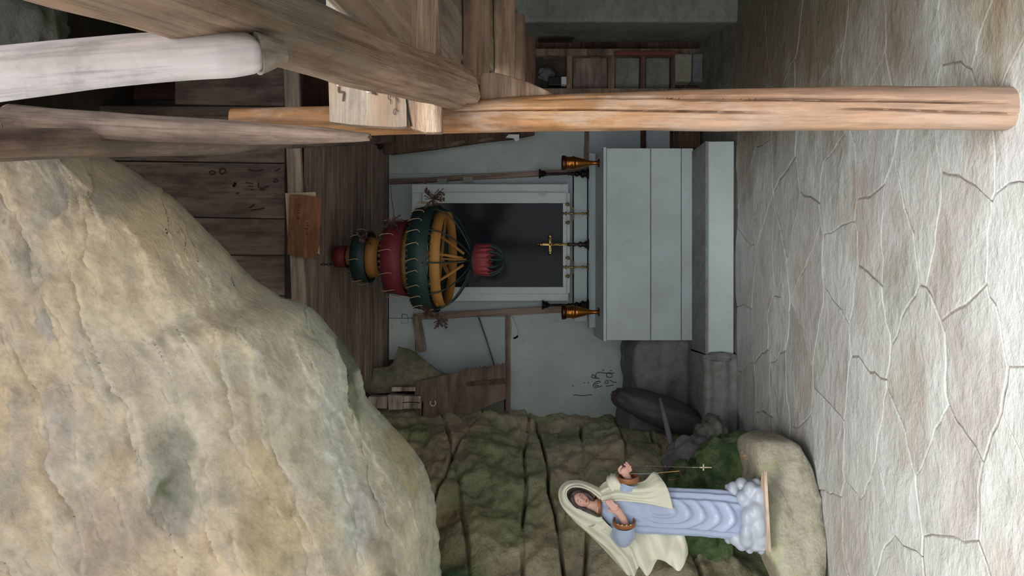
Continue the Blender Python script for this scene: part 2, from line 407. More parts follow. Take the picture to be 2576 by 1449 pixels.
# ---------------- great overhanging rock, upper left ----------------
SIL=[(40,280),(160,340),(290,405),(360,452),(440,500),(520,572),(585,640),(640,702),(690,737),(780,773),(830,822),(882,882),(915,940),(932,1000),(985,1062),(1050,1140),(1082,1215),(1097,1300),(1103,1380),(1112,1460),(1150,1600),(1230,1800)]
OUT=[(-700,180),(-1100,900),(-900,1700),(-300,2300),(500,2700)]
NU,NV=300,210; V=[];col=[]
sil=spline([(a,b,0) for a,b in SIL],NU); outp=spline([(a,b,0) for a,b in OUT],NU)
def tint(px,py,u,t):
    e=Vector(lin((196,182,158)))
    n=fbm((px/260,py/420,1),4); n2=fbm((px/90+8,py/170,3),4); n3=fbm((px/150+3,py/200,9),4)
    e=e.lerp(Vector(lin((206,184,148))),max(0,min(1,.5+n*1.5)))
    e=e.lerp(Vector(lin((176,166,152))),max(0,min(1,n2*1.6)))
    k=math.exp(-t/.10)                      # green-grey rind toward the rim
    e=e.lerp(Vector(lin((154,164,142))),k*max(0,min(1,(py-480)/300))*.85)
    e=e.lerp(Vector(lin((160,146,116))),k*max(0,min(1,1-(py-480)/200))*.5)
    def el(cx,cy,rx,ry,rot,c,a,rag=.5):
        nonlocal e
        dx,dy=px-cx,py-cy; cc,ss=math.cos(rot),math.sin(rot)
        q=((dx*cc+dy*ss)/rx)**2+((-dx*ss+dy*cc)/ry)**2
        v=max(0,min(1,(1.25-q+n3*rag*2.4)*1.2)); e=e.lerp(Vector(lin(c)),v*a)
    el(440,1180,62,135,-.12,(136,140,126),.8); el(400,1290,22,90,.35,(78,92,58),.85,.9); el(445,1260,14,26,0,(84,104,74),.6)
    el(352,560,42,130,-.30,(192,174,126),.5); el(455,600,30,80,-.5,(200,180,134),.5)
    el(620,1150,70,330,-.22,(190,170,132),.45); el(690,1330,60,190,-.25,(186,168,118),.6)
    el(840,1100,60,380,-.16,(168,174,160),.75); el(905,1020,22,110,-.20,(84,108,72),.8,.9); el(935,1180,11,90,-.2,(62,106,80),.75,.9)
    el(880,905,18,60,-.4,(78,86,74),.8,.9); el(1030,1180,26,110,-.3,(160,148,96),.65); el(960,1330,60,170,-.2,(150,148,140),.6)
    el(960,1440,30,90,-.2,(120,104,90),.6); el(790,840,40,60,-.6,(150,160,132),.6); el(130,1150,60,160,.1,(172,160,160),.5)
    el(300,1330,150,110,0,(160,146,138),.6); el(100,820,26,40,0,(150,150,156),.6,.9); el(215,800,30,26,0,(150,152,160),.5,.9)
    L_=(e.x+e.y+e.z)/3; e=e.lerp(Vector((L_*1.06,L_*.995,L_*.95)),.30)
    return tuple(min(.86,q*1.36) for q in e)
for i in range(NU):
    s=sil[i]; o=outp[i]; u=i/(NU-1)
    ds=3.0+.75*u; do=1.25+.15*math.sin(u*3)
    for j in range(NV):
        jj=j-8
        if jj<0:      # back of the rock, going in behind the rim
            k=-jj/8; t=.0
            px=s.x-90*k*k-30*k; py=s.y+60*k*k+16*k; d=ds+.05+.9*k
        else:
            t=(jj/(NV-9))**1.35; px=s.x+(o.x-s.x)*t; py=s.y+(o.y-s.y)*t
            d=ds-.32*math.sqrt(min(1,t/.10))*(1 if t<.10 else 1)-(ds-.32-do)*(t**.85)
        p=P(px,py,max(d,.8))
        a=fbm((px/150-py/420,py/520,u),5); b=fbm((px/46-py/150,py/190,4),4); c=fbm((px/16,py/38,2),3)
        rg=noise.ridged_multi_fractal(Vector((px/190-py/600,py/380,5)),.9,2.1,4,1,2)
        am=min(1,max(0,jj)/10+.25)
        disp=(.11*a+.035*b+.011*c+.025*(rg-1))*am*d/2.6
        disp+= .05*math.exp(-((px-690-(py-1130)*.10)/7)**2)*(-1 if 1020<py<1230 else 0)*.6
        rr=Vector((px-s.x,py-s.y)).length
        ed=9*fbm((px/40,py/40,11),4)/F*d if jj<6 else 0
        p.y-=disp; p.x+=ed; p.z+=ed+ .25*disp
        V.append(p); col.append(tint(px,py,u,t))
m=MB().grid(V,NU,NV); m.col=col
ro=m.make('rock_overhang',OVERR); tag(ro,'huge cream and yellow stained rock bulging overhead left of the timbers','rock')

# rock shelf in the dark roof corner, upper right of the upright view
def lump(name,c,r,mat,seed=0,amp=.22,n=40,m_=28,flat=0,parent=None,M=None,freq=1.6):
    q=MB().ball((0,0,0),1,n,m_); V=[]
    for v in q.v:
        v=Vector(v); k=1+amp*fbm((v.x*freq+seed,v.y*freq,v.z*freq),4)+amp*.35*abs(noise.noise((v.x*4+seed,v.y*4,v.z*4)))
        w_=Vector((v.x*r[0]*k,v.y*r[1]*k,v.z*r[2]*k))
        if flat: w_.z=max(w_.z,-r[2]*flat)
        V.append(tuple(w_))
    q.v=V
    return q.make(name,mat,parent,(Matrix.Translation(Vector(c))@(M or Matrix.Identity(4))))
tag(lump('rock',P(-40,20,3.4),(.34,.3,.30),ROCKG,3),'dim grey green rock high in the dark corner above the white log','rock')

# ---------------- right wall ----------------
m=MB(); fp=[(2.04,6.35),(1.77,5.03),(3.1,4.9),(3.1,6.5)]
m.prism([(a,b,-.02) for a,b in fp],(0,0,3.6)); wr=m.make('wall_right',PLAST,smooth=False,bevel=.02); tag(wr,kind='structure')
def onwall(y,z):  # side face of wall_right
    t=(y-5.03)/(6.35-5.03); return Vector((1.77+.27*t-.012,y,z))
a0,a1=onwall(5.75,0),onwall(6.05,0)
tag(MB().prism([(a0.x,a0.y,1.02),(a1.x,a1.y,1.02),(a1.x,a1.y,1.29),(a0.x,a0.y,1.29)][::1],(.03,0,0)).make('wall_plate',DARKR,smooth=False),'dark rectangular plate set in the grey wall above the shelf rack','plate')
m=MB().box((1.62,1.5,2.15),(3.3,5.0,2.4)).box((.95,-1.4,2.2),(3.3,1.49,2.4)).box((1.9,-1.4,-.1),(2.2,1.3,2.2)); tag(m.make('light_blocker',DARKR,smooth=False),kind='structure')  # unseen slabs and side wall, added to keep light off the right floor
# rock side further forward, outside the frame; it shades the right of the floor
NU,NV=40,30;V=[]
pl=[(3.0,5.2),(2.35,4.6),(2.0,3.9),(1.75,3.2),(1.65,2.5),(1.75,1.8),(2.0,1.2)]
for i in range(NU):
    q=i/(NU-1)*(len(pl)-1); j=min(int(q),len(pl)-2); f=q-j
    p=Vector(pl[j]).lerp(Vector(pl[j+1]),f)
    for k in range(NV):
        z=-.05+4.3*k/(NV-1); V.append((p.x-.25*fbm((p.x,p.y,z),4)-.12*max(0,z-1.2),p.y,z))
tag(MB().grid(V,NU,NV).make('wall_outer',DARKR),kind='structure')

# ---------------- back wall of the shrine ----------------
YB=6.1
wb=MB().box((-1.6,YB+.03,-.02),(2.3,YB+.12,3.2)).make('wall_back',W_dark,smooth=False); tag(wb,kind='structure')
def rect(x0,x1,y0,y1,d):    # picture rectangle -> world X range, Z range
    a=P(x0,y0,d);b=P(x1,y1,d); return min(a.x,b.x),max(a.x,b.x),min(a.z,b.z),max(a.z,b.z)
def slab(name,x0,x1,y0,y1,d,th,mat,parent,bev=.002,jig=0,seed=0):
    X0,X1,Z0,Z1=rect(x0,x1,y0,y1,d); q=Vector(((X0+X1)/2,d,(Z0+Z1)/2)); rr=random.Random(seed)
    j=lambda:rr.uniform(-jig,jig)
    ring=[Vector((X0+j(),d,Z0+j()))-q,Vector((X1+j(),d,Z0+j()))-q,Vector((X1+j(),d,Z1+j()))-q,Vector((X0+j(),d,Z1+j()))-q]
    return MB().prism(ring,(0,th,0)).make(name,mat,parent,Matrix.Translation(q),smooth=False,bevel=bev)
slab('panel',978,1472,318,436,YB,.03,PAINT,wb)
slab('panel',1478,1700,318,400,YB,.03,PAINT2,wb)
slab('panel',978,1480,436,800,YB+.012,.03,PAINT2,wb)
slab('panel',1046,1272,797,1000,YB,.03,PAINT2,wb)
slab('panel',978,1045,801,905,YB+.004,.03,PAINT,wb)
pl_=slab('panel',1283,1668,780,1110,YB,.03,PAINT,wb)
slab('panel',1440,1700,436,800,YB+.012,.03,PAINT2,wb)
for x0,y0,x1,y1,wd in ((980,458,1478,430,12),(1040,797,1480,775,16),(1278,783,1278,1066,12),(1048,795,1062,885,22),(1475,300,1475,440,10),(1065,455,1070,462,3)):
    board('batten',P(x0,y0,YB-.02),P(x1,y1,YB-.02),wd*YB/F,.03,W_frame if wd!=22 else W_grey,wb,ref=(0,1,0) if False else (0,0,1) if abs(y1-y0)>abs(x1-x0) else (1,0,0),seed=int(x0))
for x,y in ((1112,456),(1177,451)):
    slab('paper_tag',x-12,x+12,y-7,y+7,YB-.04,.004,plain('paper_tag_green',(128,140,126),.7),wb)
for y0,x0,x1 in ((337,1612,1625),(337,1686,1694)):
    slab('batten',x0,x1,300,372,YB-.02,.02,W_dark,wb)
# pencilled marks on the lower panel
def pm(pts,d=YB-.002): return [P(1420+a/10.35,880+b/10.35,d) for a,b in pts]
strokes('graffiti',[pm(spline_l) for spline_l in (
    [(850,740),(810,680),(830,620),(900,590),(1050,605),(1180,600),(1300,610)],
    [(700,710),(735,650),(775,670),(800,740),(700,715)],[(800,745),(880,740),(900,770)],
    [(1095,650),(1100,700),(1180,715),(1250,690),(1220,630),(1120,610),(1095,650)],
    [(980,520),(1030,545)],[(1180,545),(1240,540)],
    [(740,930),(800,850),(900,820),(930,860)],[(740,930),(790,985),(900,960),(980,950)],[(780,900),(880,870)],[(790,940),(890,930)],
    [(1040,870),(1110,790),(1140,850),(1070,890)],[(1180,790),(1260,835),(1360,850)],[(1080,950),(1180,935),(1280,915)],
    [(230,1190),(300,1175),(450,1192),(720,1172)],[(200,945),(250,935)],[(500,850),(530,860)],[(600,855),(640,855)])],INK,wb,.003)
# torn edge of the panel with its black hole
tag(MB().prism([P(x,y,YB-.03) for x,y in ((1283,797),(1290,799),(1303,835),(1300,846),(1292,851),(1286,845),(1288,820))],(0,.004,0)).make('torn_paper',PAINT,smooth=False),'small curled flap of torn white paper beside the left batten','paper')
strokes('hole',[[P(1292,851,YB-.035),P(1298,849,YB-.035),P(1303,845,YB-.035)]],HOLE,wb,.008)

# ---------------- window ----------------
wn=root('window_1',P(1288,620,6.0)); wn['kind']='structure'
def bar(name,x0,x1,y0,y1,d,th,mat=PVC,par=None,bev=.003): return slab(name,x0,x1,y0,y1,d,th,mat,par or wn,bev)
# outer frame
bar('window_frame',1036,1430,463,486,6.02,.08); bar('window_frame',1036,1430,738,757,6.02,.08)
bar('window_frame',1036,1062,486,738,6.02,.08); bar('window_frame',1420,1434,486,738,6.02,.08)
sa=bar('window_sash',1062,1425,484,511,5.985,.06); bar('window_sash',1062,1425,722,739,5.985,.06)
bar('window_sash',1062,1096,511,722,5.985,.06); bar('window_sash',1416,1425,511,722,5.985,.06)
bar('hinge',1356,1374,487,491,5.97,.02,plain('hinge_metal',(150,152,150),.4,.8),wn,.001)
t=NT('window_glass'); t.b.inputs['IOR'].default_value=1.2
GLASS=t.fin((.010,.013,.018),.11,None,spec=.5)
bar('pane',1094,1418,510,724,6.0,.006,GLASS,wn,0)
X0,X1,Z0,Z1=rect(1090,1420,508,726,6.0)
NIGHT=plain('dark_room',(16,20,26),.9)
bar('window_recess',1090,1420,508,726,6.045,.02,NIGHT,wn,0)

# sill panel and bracket board under it
tag(slab('sill_board',1444,1477,436,808,6.03,.05,PAINTA,None),'white painted board standing behind the candlesticks beneath the window','board')

# ---------------- boarded inner ceiling ----------------
ic=root('ceiling_inner',(.2,5.4,2.7)); ic['kind']='structure'
for k in range(12):
    t=k/12; y0=4.78+1.32*t; y1=y0+.1095
    z=2.80-.30*t
    xl=-.72+.06*R.uniform(-1,1); xr=1.08+.03*t+R.uniform(-.02,.04)
    if k<2: xl=-.2
    M_=(Vector((xl,(y0+y1)/2,z)),Vector((xr,(y0+y1)/2,z-.004)))
    board('ceiling_board',M_[0],M_[1],.022,.1075,W_inner,ic,ref=(0,.222,1),seed=k,amp=.0012,nl=8)
# ---------------- gable planks and lintel ----------------
ga=root('gable',(.6,4.75,3.2),'dark plank gable wall with pencilled scribbles above the shrine opening','plank wall')
seams=[(165,168),(265,268),(405,411),(543,551),(640,643),(738,744),(800,806)]
for k in range(6):
    (a0,a1),(b0,b1)=seams[k],seams[k+1]
    xt=440 if k==0 else 90
    d=4.76+.004*(k%2)
    ring=[P(xt,a0+2-(715-xt)*.03*0,d),P(xt,b0-2,d),P(716,b1-2,d),P(716,a1+2,d)]
    ring=[P(xt,a0+1.5-(a1-a0)*.6,d),P(xt,b0-1.5-(b1-b0)*.6,d),P(716,b1-1.5,d),P(716,a1+1.5,d)]
    q=sum(ring,Vector())/4
    Mx=Matrix.Translation(q)@Matrix.Rotation(math.radians(90),4,'Y')
    inv=Mx.inverted(); pr=[inv@p for p in ring]; off=inv.to_3x3()@Vector((0,.03,0))
    MB().prism(pr,off).make('plank',W_gable,ga,Mx,smooth=False,bevel=.003)
def gz(pts): return [P(480+a/6.585,380+b/6.585,4.755) for a,b in pts]
strokes('graffiti',[gz(q) for q in ([(480,350),(490,300),(560,300),(575,350),(510,385),(480,350)],[(300,350),(360,330),(410,360),(360,385),(310,370)],
    [(1120,520),(1125,600),(1200,615),(1290,580)],[(1150,640),(1240,640)],[(910,520),(1030,540)],[(950,580),(1030,590)],[(985,640),(1045,642)],
    [(1360,510),(1410,465),(1445,500),(1380,520)],[(1000,980),(1100,965),(1220,950)],[(980,940),(1060,880)],[(960,310),(1070,330),(1200,310)],[(1390,330),(1480,290)],[(750,710),(800,690)])],INKB,ga,.0042)
strokes('knot_hole',[gz([(700,590),(725,560),(735,520)])],HOLE,ga,.0085)
lt=timber('lintel',P(733,150,4.70),P(756,810,4.70),.045*1,.095,W_lintel,None,ref=(0,0,1),n=16,nl=30,p=8,amp=.003,seed=3)
tag(lt,'pale brown lintel beam across the shrine opening below the gable planks','beam')
# dark planks filling the roof space right of the gable
dk=root('roof_space',(1.6,4.0,3.2),'dark plank backing of the roof space beyond the white log','planks')
for k in range(7):
    board('plank',P(-60+k*0,-60+k*48,5.2+.03*(k%2)),P(560+k*20,-60+k*48,5.2+.03*(k%2)),.125,.02,W_dark,dk,ref=(1,0,0),seed=k+50)

# ---------------- sloping plank roof on the right ----------------
def rz(y): return 2.0975-.15*y
rt=root('lean_to_roof',(1.0,3.0,1.75),'low sloping roof of grey boards on brown joists right of the post','roof')
for k in range(7):
    x0=.68+k*.135; yA=1.45+R.uniform(-.1,.05); yB=min(4.6,max(1.9,(x0-.06)/.268))
    board('sheathing_board',(x0,yA,rz(yA)+.022),(x0+R.uniform(-.01,.01),yB,rz(yB)+.022),.02,.145,W_grey,rt,ref=(0,0,1),seed=k+20,nl=6,amp=.003)
jd=[(2.83,.77,1.9,W_brown,.098,1),(3.5,.94,1.47,W_purlin,.092,2),(4.0,1.07,1.44,W_brown,.075,3),(4.35,1.17,1.44,W_dark,.08,4)]
for y,xa,xb,mt,hh,sd in jd:
    z=rz(y)+.012-hh/2
    timber('joist',(xa,y,z),(xb,y-.02,z+R.uniform(-.008,.004)),.04,hh,mt,rt,n=12,nl=24,p=9,amp=.006,seed=sd)
# ---------------- timbers ----------------
PI=math.pi
# post: x along the grain = up
ps=[(2537,274,52),(2200,273,52),(1800,279,50.5),(1400,285,45),(1110,297,39),(850,305,37),(590,309,35)]
def postr(t):
    x=2537+(590-2537)*t
    for (a,ya,ra),(b,yb,rb) in zip(ps[:-1],ps[1:]):
        if a>=x>=b:
            f=(a-x)/(a-b); return ya+(yb-ya)*f, ra+(rb-ra)*f
    return ps[-1][1],ps[-1][2]
k_=2.29/F
post=timber('wooden_post',(0.5445,2.29,-.03),(0.5445,2.29,2.345),lambda t:2*postr(t)[1]*k_,lambda t:2*postr(t)[1]*k_*.95,W_post,ref=(0,-1,0),n=150,nl=150,p=2.5,amp=.004,seed=11,wf=2.5,
   cracks=((PI/2+.0,PI/2+.35,.02,.45,.020,.045),(PI/2+.25,PI/2+.6,.16,.62,.020,.05),(PI/2-.4,PI/2+.15,.30,.72,.018,.045),(PI/2-.5,PI/2-.2,.0,.25,.014,.04)),
   bend=lambda t:((274-postr(t)[0])*k_*(-1),0))
tag(post,'tall honey coloured round wooden post standing on the floor with long cracks','post')
def pc(pts): return [P(1500+a/4.293,230+b/4.293,2.29-.047) for a,b in pts]
strokes('carving',[pc(q) for q in ([(745,48),(765,60),(770,125)],[(770,90),(825,70)],[(905,45),(890,100),(955,92)],[(955,85),(952,130)],[(1050,45),(1052,60)],
   [(1375,30),(1362,120)],[(1580,35),(1548,130)],[(1655,45),(1645,110)],[(1690,40),(1725,50),(1712,105)],[(2240,10),(2228,65)])],INKB,post,.0011)
# sloping squared beam
E0,E1=P(1152,228,2.17),P(740,85,1.31)
dv=(E1-E0); EN=E0+dv*2.0
bm_=timber('sloping_beam',E0-dv.normalized()*.03,EN,lambda t:.100-.012*t,lambda t:.102-.012*t,W_beam,None,ref=(0,0,1),n=40,nl=110,p=7,amp=.007,seed=5,roll=.35,wf=2,ends=.01)
tag(bm_,'thick squared brown beam slanting from the post out of the frame','beam')
# bright peeled log
wl0,wl1=P(-140,205,.95),P(706,141,1.165)
def wlw(t): return .070 if t<.80 else .070-.026*((t-.80)/.2)**1.3
def wlh(t): return .080 if t<.76 else .080-.036*((t-.76)/.24)**1.2
lg=timber('white_log',wl0,wl0+(wl1-wl0)*.94,lambda t:wlw(.94*t)*(1-.35*max(0,(t-.95)/.05)),lambda t:wlh(.94*t)*(1-.35*max(0,(t-.95)/.05)),W_white,None,ref=(0,0,1),n=44,nl=90,p=2.6,amp=.0035,seed=2,ends=.0,wf=2.5,
   bend=lambda t:(-.010*math.sin(t*2.6),0),cracks=((-.9,-.75,0,.62,.003,.05),))
yl=frame(wl0,wl1)[0].col[1].to_3d()
T_=lambda t:.915+.097*t
he=timber('hewn_end',wl0+(wl1-wl0)*.915-yl*.0065,wl0+(wl1-wl0)*1.012-yl*.005,lambda t:wlw(min(1,T_(t)))+.005-.014*t,lambda t:wlh(min(1,T_(t)))+.005-.016*t,W_grey,lg,ref=(0,0,1),n=40,nl=10,p=2.8,amp=.003,seed=4)  # hewn tip cap; its darker wood carries the shade on the tip
he['label']='tan axe-hewn tip with shade put into its colour'
tag(lg,'bright bleached log with a hewn pointed end, crossing at top left','log')
def lg_line(y0,y1,x0,x1): pass
# two darker logs above, running in over the lintel
def px(x,y,d): return P(x,y,d)
la=timber('roof_log',P(22,294,2.26),P(930,346,2.16),lambda t:.076+.004*t-.06*t**5,lambda t:.074+.006*t-.055*t**5,W_log,None,n=30,nl=80,p=2.4,amp=.005,seed=8,wf=2,ends=.01,cracks=((-1.2,-1.0,.05,.5,.004,.07),),
   bend=lambda t:(-.012*math.sin(t*PI),0))
tag(la,'slender brown log with a pale sawn end, fastened down onto the post top','log')
cap=P(20,294,1.9); Mx,_=frame(P(22,294,2.26),P(930,346,2.16))
MB().lathe([(0.0001,-.006),(.034,-.006),(.038,.004)],24,Mx@Matrix.Rotation(PI/2,4,'Y')).make('sawn_end',W_end,la,smooth=False)['label']='pale sawn end'
lb=timber('roof_log',P(-100,370,1.78),Vector((1.17,5.9,2.46)),lambda t:.085-.006*t,lambda t:.096-.006*t,W_log,None,n=30,nl=80,p=2.6,amp=.005,seed=9,wf=2,cracks=((-2.2,-1.9,0,.6,.006,.08),),
   bend=lambda t:(0,-.02*math.sin(t*PI)))
tag(lb,'longer dark roof log running along the left flank of the others','log')
# tie boards nailed on the post
b1=MB().prism([P(x,y,2.175) for x,y in ((818,-60),(1016,-60),(1024,318),(1000,320),(940,317),(880,313),(829,306))],(0,.03,0))
o=b1.make('tie_board',W_grey,None,smooth=False,bevel=.002)
tag(o,'wide grey board nailed across the post with a pencilled loop','board')
strokes('pencil_loop',[[P(820+a/7.806,180+b/7.806,2.171) for a,b in q] for q in ([(1230,450),(1225,530),(1265,560),(1270,640)],[(1270,510),(1280,430),(1310,430),(1325,520)],[(1370,480),(1378,600),(1375,735)],[(1410,785),(1370,735),(1335,745),(1325,810),(1350,845),(1378,800),(1375,745)],[(1365,480),(1420,605)])],INKB,o,.0011)
strokes('nail_slot',[[P(820+a/7.806,180+b/7.806,2.171) for a,b in q] for q in ([(250,300),(250,400),(345,410),(330,585)],[(900,425),(960,430),(985,460)])],INKB,o,.0028)
tag(MB().prism([P(x,y,2.165) for x,y in ((884,-60),(942,-60),(944,160),(888,160))],(0,.012,0)).make('batten',W_pale,None,smooth=False,bevel=.002),'narrow bleached batten on the tie board behind the sloping beam','board')
b2=MB().prism([P(x,y,2.15) for x,y in ((1008,-60),(1098,-60),(1106,100),(1112,268),(1112,332),(1070,333),(1034,322),(1022,230),(1012,100))],(0,.036,0))
o2=b2.make('cross_board',W_purlin,None,smooth=False,bevel=.003)
tag(o2,'deeply furrowed brown board running from the post to the right edge','board')
strokes('split',[[P(x,y,2.147) for x,y in ((1034,318),(1027,280),(1021,240),(1017,170))]],HOLE,o2,.0022)
for q in (((841,197),(882,203),(868,210),(848,216)),((918,215),(940,222),(934,231),(922,233))):
    tag(MB().prism([P(x,y,2.168) for x,y in q],(0,.003,0)).make('paper_scrap',plain('scrap',(214,214,206),.8),None,smooth=False),'small white paper scrap stuck on the tie board, '+('larger one' if q[0][0]<900 else 'smaller one near the pencil loop'),'paper')
# wedge block
tag(MB().prism([P(x,y,2.27) for x,y in ((1208,262),(1206,190),(1216,182),(1243,181),(1285,192),(1330,206),(1375,226),(1412,246),(1412,262))],(0,.075,0)).make('wedge_block',W_beam,None,smooth=False,bevel=.004),'triangular brown wooden wedge resting against the post below the beam end','wedge')
tag(MB().prism([P(x,y,2.235) for x,y in ((1180,258),(1172,196),(1200,190),(1204,262))],(0,.05,0)).make('packing_block',W_brown,None,smooth=False,bevel=.003),'small upright packing block between beam end and wedge','block')
# dark board hanging on the wall behind the post
o=MB().prism([P(x,y,5.92) for x,y in ((965,290),(965,384),(985,388),(1100,374),(1210,358),(1290,349),(1345,338),(1345,290))],(0,.05,0)).make('dark_brace',W_dark,None,smooth=False,bevel=.004)
tag(o,'dark tapering brace board half hidden behind the post','board')
for q in (((1025,378),(1030,366),(1090,358),(1092,370)),((1120,362),(1165,352),(1172,358),(1128,370)),((1200,352),(1232,345),(1244,350),(1206,358))):
    MB().prism([P(x,y,5.91) for x,y in q],(0,.01,0)).make('bare_patch',W_rust,o,smooth=False)['label']='pale peeled patch'
tag(MB().prism([P(x,y,5.89) for x,y in ((1272,346),(1280,338),(1306,338),(1306,352),(1298,356),(1292,348))],(0,.006,0)).make('white_tag',plain('white_tag',(206,208,206),.6),None,smooth=False),'small white torn tag at the tip of the dark brace','paper')
# name board under the lintel
pb=MB().prism([P(x,y,4.66) for x,y in ((717,486),(794,483),(804,640),(724,600))],(0,.004,0)).make('backing_paper',plain('old_paper',(206,184,146),.8,0,.08),None,smooth=False)
tag(pb,'pale paper sheet sticking out behind the brown name board','paper')
W_sign=wood('sign_wood',(104,68,44),(140,92,60),(158,106,70),4,.3,.6,knots=False,dirt=.25)
sg=[P(x,y,4.63) for x,y in ((728,489),(760,490),(810,497),(803,600),(795,652),(760,648),(722,640))]
q=sum(sg,Vector())/7; sb=MB().prism([p-q for p in sg],(0,.016,0)).make('name_board',W_sign,None,Matrix.Translation(q),smooth=False,bevel=.002)
tag(sb,'small reddish brown board with faded writing hanging from the lintel','sign')
strokes('lettering',[[P(700+a/7.245,470+b/7.245,4.627) for a,b in q_] for q_ in ([(355,320),(375,315),(395,325),(390,350),(360,350)],[(350,375),(390,380)],[(350,430),(375,420),(395,430)],[(350,470),(395,480)],[(350,455),(350,490)],[(345,560),(370,545),(385,570),(360,600),(340,580)],
   [(510,660),(550,665)],[(515,700),(550,705),(550,735)],[(490,760),(540,765)],[(230,770),(260,778)],[(490,850),(545,860)])],INKB,sb,.0022)
# rusty saw-edged plank, cracked post, torn sheet, pipe on the left of the back wall
sp_=[(1043,965),(1048,960),(1085,952),(1120,943),(1150,938),(1168,930),(1176,926)]
tooth=[]
for k in range(8):
    x=1180+k*11.5; y=930-k*1.8; tooth+=[(x,y),(x+4,y-5),(x+7,y)]
poly=sp_+tooth+[(1272,915),(1272,1003),(1235,1018),(1180,1042),(1140,1058),(1100,1068),(1062,1078),(1050,1076),(1043,1078)]
rp=[P(x,y,5.78) for x,y in poly]; q=sum(rp,Vector())/len(rp)
o=MB().prism([p-q for p in rp],(0,.03,0)).make('rusty_plank',W_rust,None,Matrix.Translation(q)@Matrix.Identity(4),smooth=False)
tag(o,'rusty brown plank with a jagged saw-toothed edge fixed on the left batten','plank')
MB().prism([P(x,y,5.765) for x,y in ((1172,966),(1180,961),(1272,953),(1272,966),(1176,972))],(0,.02,0)).make('slat',W_dark,o,smooth=False)
strokes('split',[[P(1064,1010,5.775),P(1062,1040,5.775),P(1061,1078,5.775)]],HOLE,o,.005)
rg=[]
for k in range(17):
    a=-1.0+k/16*5.0; rg.append(P(1089+7*math.cos(a),1014+7*math.sin(a),5.76))
tag(MB().tube(rg,.0055,8).make('hook_ring',plain('ring_metal',(206,200,192),.4,.3),None),'small pale open hook ring on the rusty plank','hook')
cp=root('cracked_post',P(1000,1012,5.7),'pale cracked post stub sticking into the rusty plank from above','post')
for a,b,yy0,yy1,sd in ((925,975,998,1028,1),(975,1016,994,1032,2),(1014,1060,996,1028,3)):
    slab('block',a+1,b-1,yy0,yy1,5.74,.10,W_stump,cp,.006,.004,sd)
slab('strip',985,1044,974,984,5.74,.06,W_stump,cp,.003,.003,7)
strokes('split',[[P(1012,1013,5.735),P(1030,1012,5.735),P(1056,1013,5.735)]],HOLE,cp,.003)
rows=[[(880,905,5.9),(905,922,5.86),(950,925,5.84),(985,918,5.84),(1003,872,5.9)],
      [(885,940,5.9),(915,948,5.84),(960,948,5.80),(1010,925,5.8),(1040,885,5.9)],
      [(900,965,5.9),(930,968,5.84),(975,965,5.8),(1040,950,5.8),(1100,930,5.88)],
      [(935,995,5.92),(955,990,5.86),(1000,985,5.84),(1060,972,5.84),(1150,948,5.9)]]
g=patch([[P(*q) for q in r] for r in rows],40,50)
g=[Vector((v.x,v.y-.03*fbm((v.x*6,v.z*6,1),4),v.z)) for v in g]
CANV=stone('canvas',[(98,98,80),(132,126,104),(146,136,114)],3,bs=.3,bd=.006,moss=(84,92,64),mossp=(.5,.62))
tag(MB().grid(g,40,50).make('torn_sheet',CANV,None,solid=.012),'grey green torn sheet bulging beneath the ceiling boards at left','sheet')
tag(MB().prism([P(x,y,5.95) for x,y in ((940,1000),(1050,1025),(1050,1085),(900,1120))],(0,.1,0)).make('void_sheet',DARKR,None,smooth=False),'dark sheet standing in for the shaded void beside the cracked post','board')  # dark sheet in place of the unlit void, shade put into its colour
tag(MB().prism([P(x,y,5.9) for x,y in ((1170,1030),(1268,1000),(1268,1060),(1240,1058),(1180,1045))],(0,.12,0)).make('rubble',ROCKG,None,smooth=False),'small grey rubble block under the rusty plank','rock')
# ragged ends of ceiling boards over the sheet
tag(MB().tube([P(1204,798,YB-.05),P(1222,850,YB-.05),P(1236,895,YB-.05),P(1244,920,YB-.05)],.006,6).make('green_cord',plain('cord_green',(52,104,84),.7)),'thin green cord slanting over the white upper panel','cord')
tag(MB().tube([P(1012,790,6.11),P(1010,815,6.105),P(1028,812,6.105),P(1024,792,6.105),P(1012,790,6.11)],.003,5).make('wire_loop',plain('wire_dark',(90,84,78),.6)),'bent wire loop at the left end of the ceiling boards','wire')
# ---------------- floor step and altar ----------------
stp=root('floor_step',(.3,5.3,.1),'low white fronted step along the foot of the altar','step')
X0,X1,Z0,Z1=rect(1778,1849,356,890,5.07)
slab('front_board',1779,1846,356,892,5.07,.03,PAINTA,stp,.003,.003,1)
MB().box((X0-.0,5.05,Z1-.001),(X1,6.09,Z1+.014)).make('step_top',CONC,stp,smooth=False,bevel=.003)
MB().box((X0+.01,5.10,-.012),(X1,6.08,Z1-.002)).make('step_core',CONC,stp,smooth=False)
o=lump('mortar_edge',P(1812,897,5.06),(.028,.03,.10),CONC,4,.3,parent=stp)
cs=MB().box((0,0,0),(1,1,1)); V=[];n1,n2=26,12
cs=MB()
NUc,NVc=34,34;V=[]
for i in range(NUc):
    x=-1.08+(X0+1.075)*i/(NUc-1)
    for j in range(NVc):
        t=j/(NVc-1)
        if t<.5: y,z=5.06,-.02+.215*t/.5
        else: y,z=5.06+(t-.5)/.5*.45,.195+.02*(t-.5)
        V.append((x,y+.012*fbm((x*4,z*6,3),3)+(0.01*math.sin((z)*60)) if t<.5 else y,z+.012*fbm((x*3,y*4,6),3)+(.0 if t<.5 else .01)))
tag(MB().grid(V,NUc,NVc).make('concrete_step',CONC),'rough grey concrete continuation of the step toward the rock wall','step')
NUc,NVc=40,30;V=[]
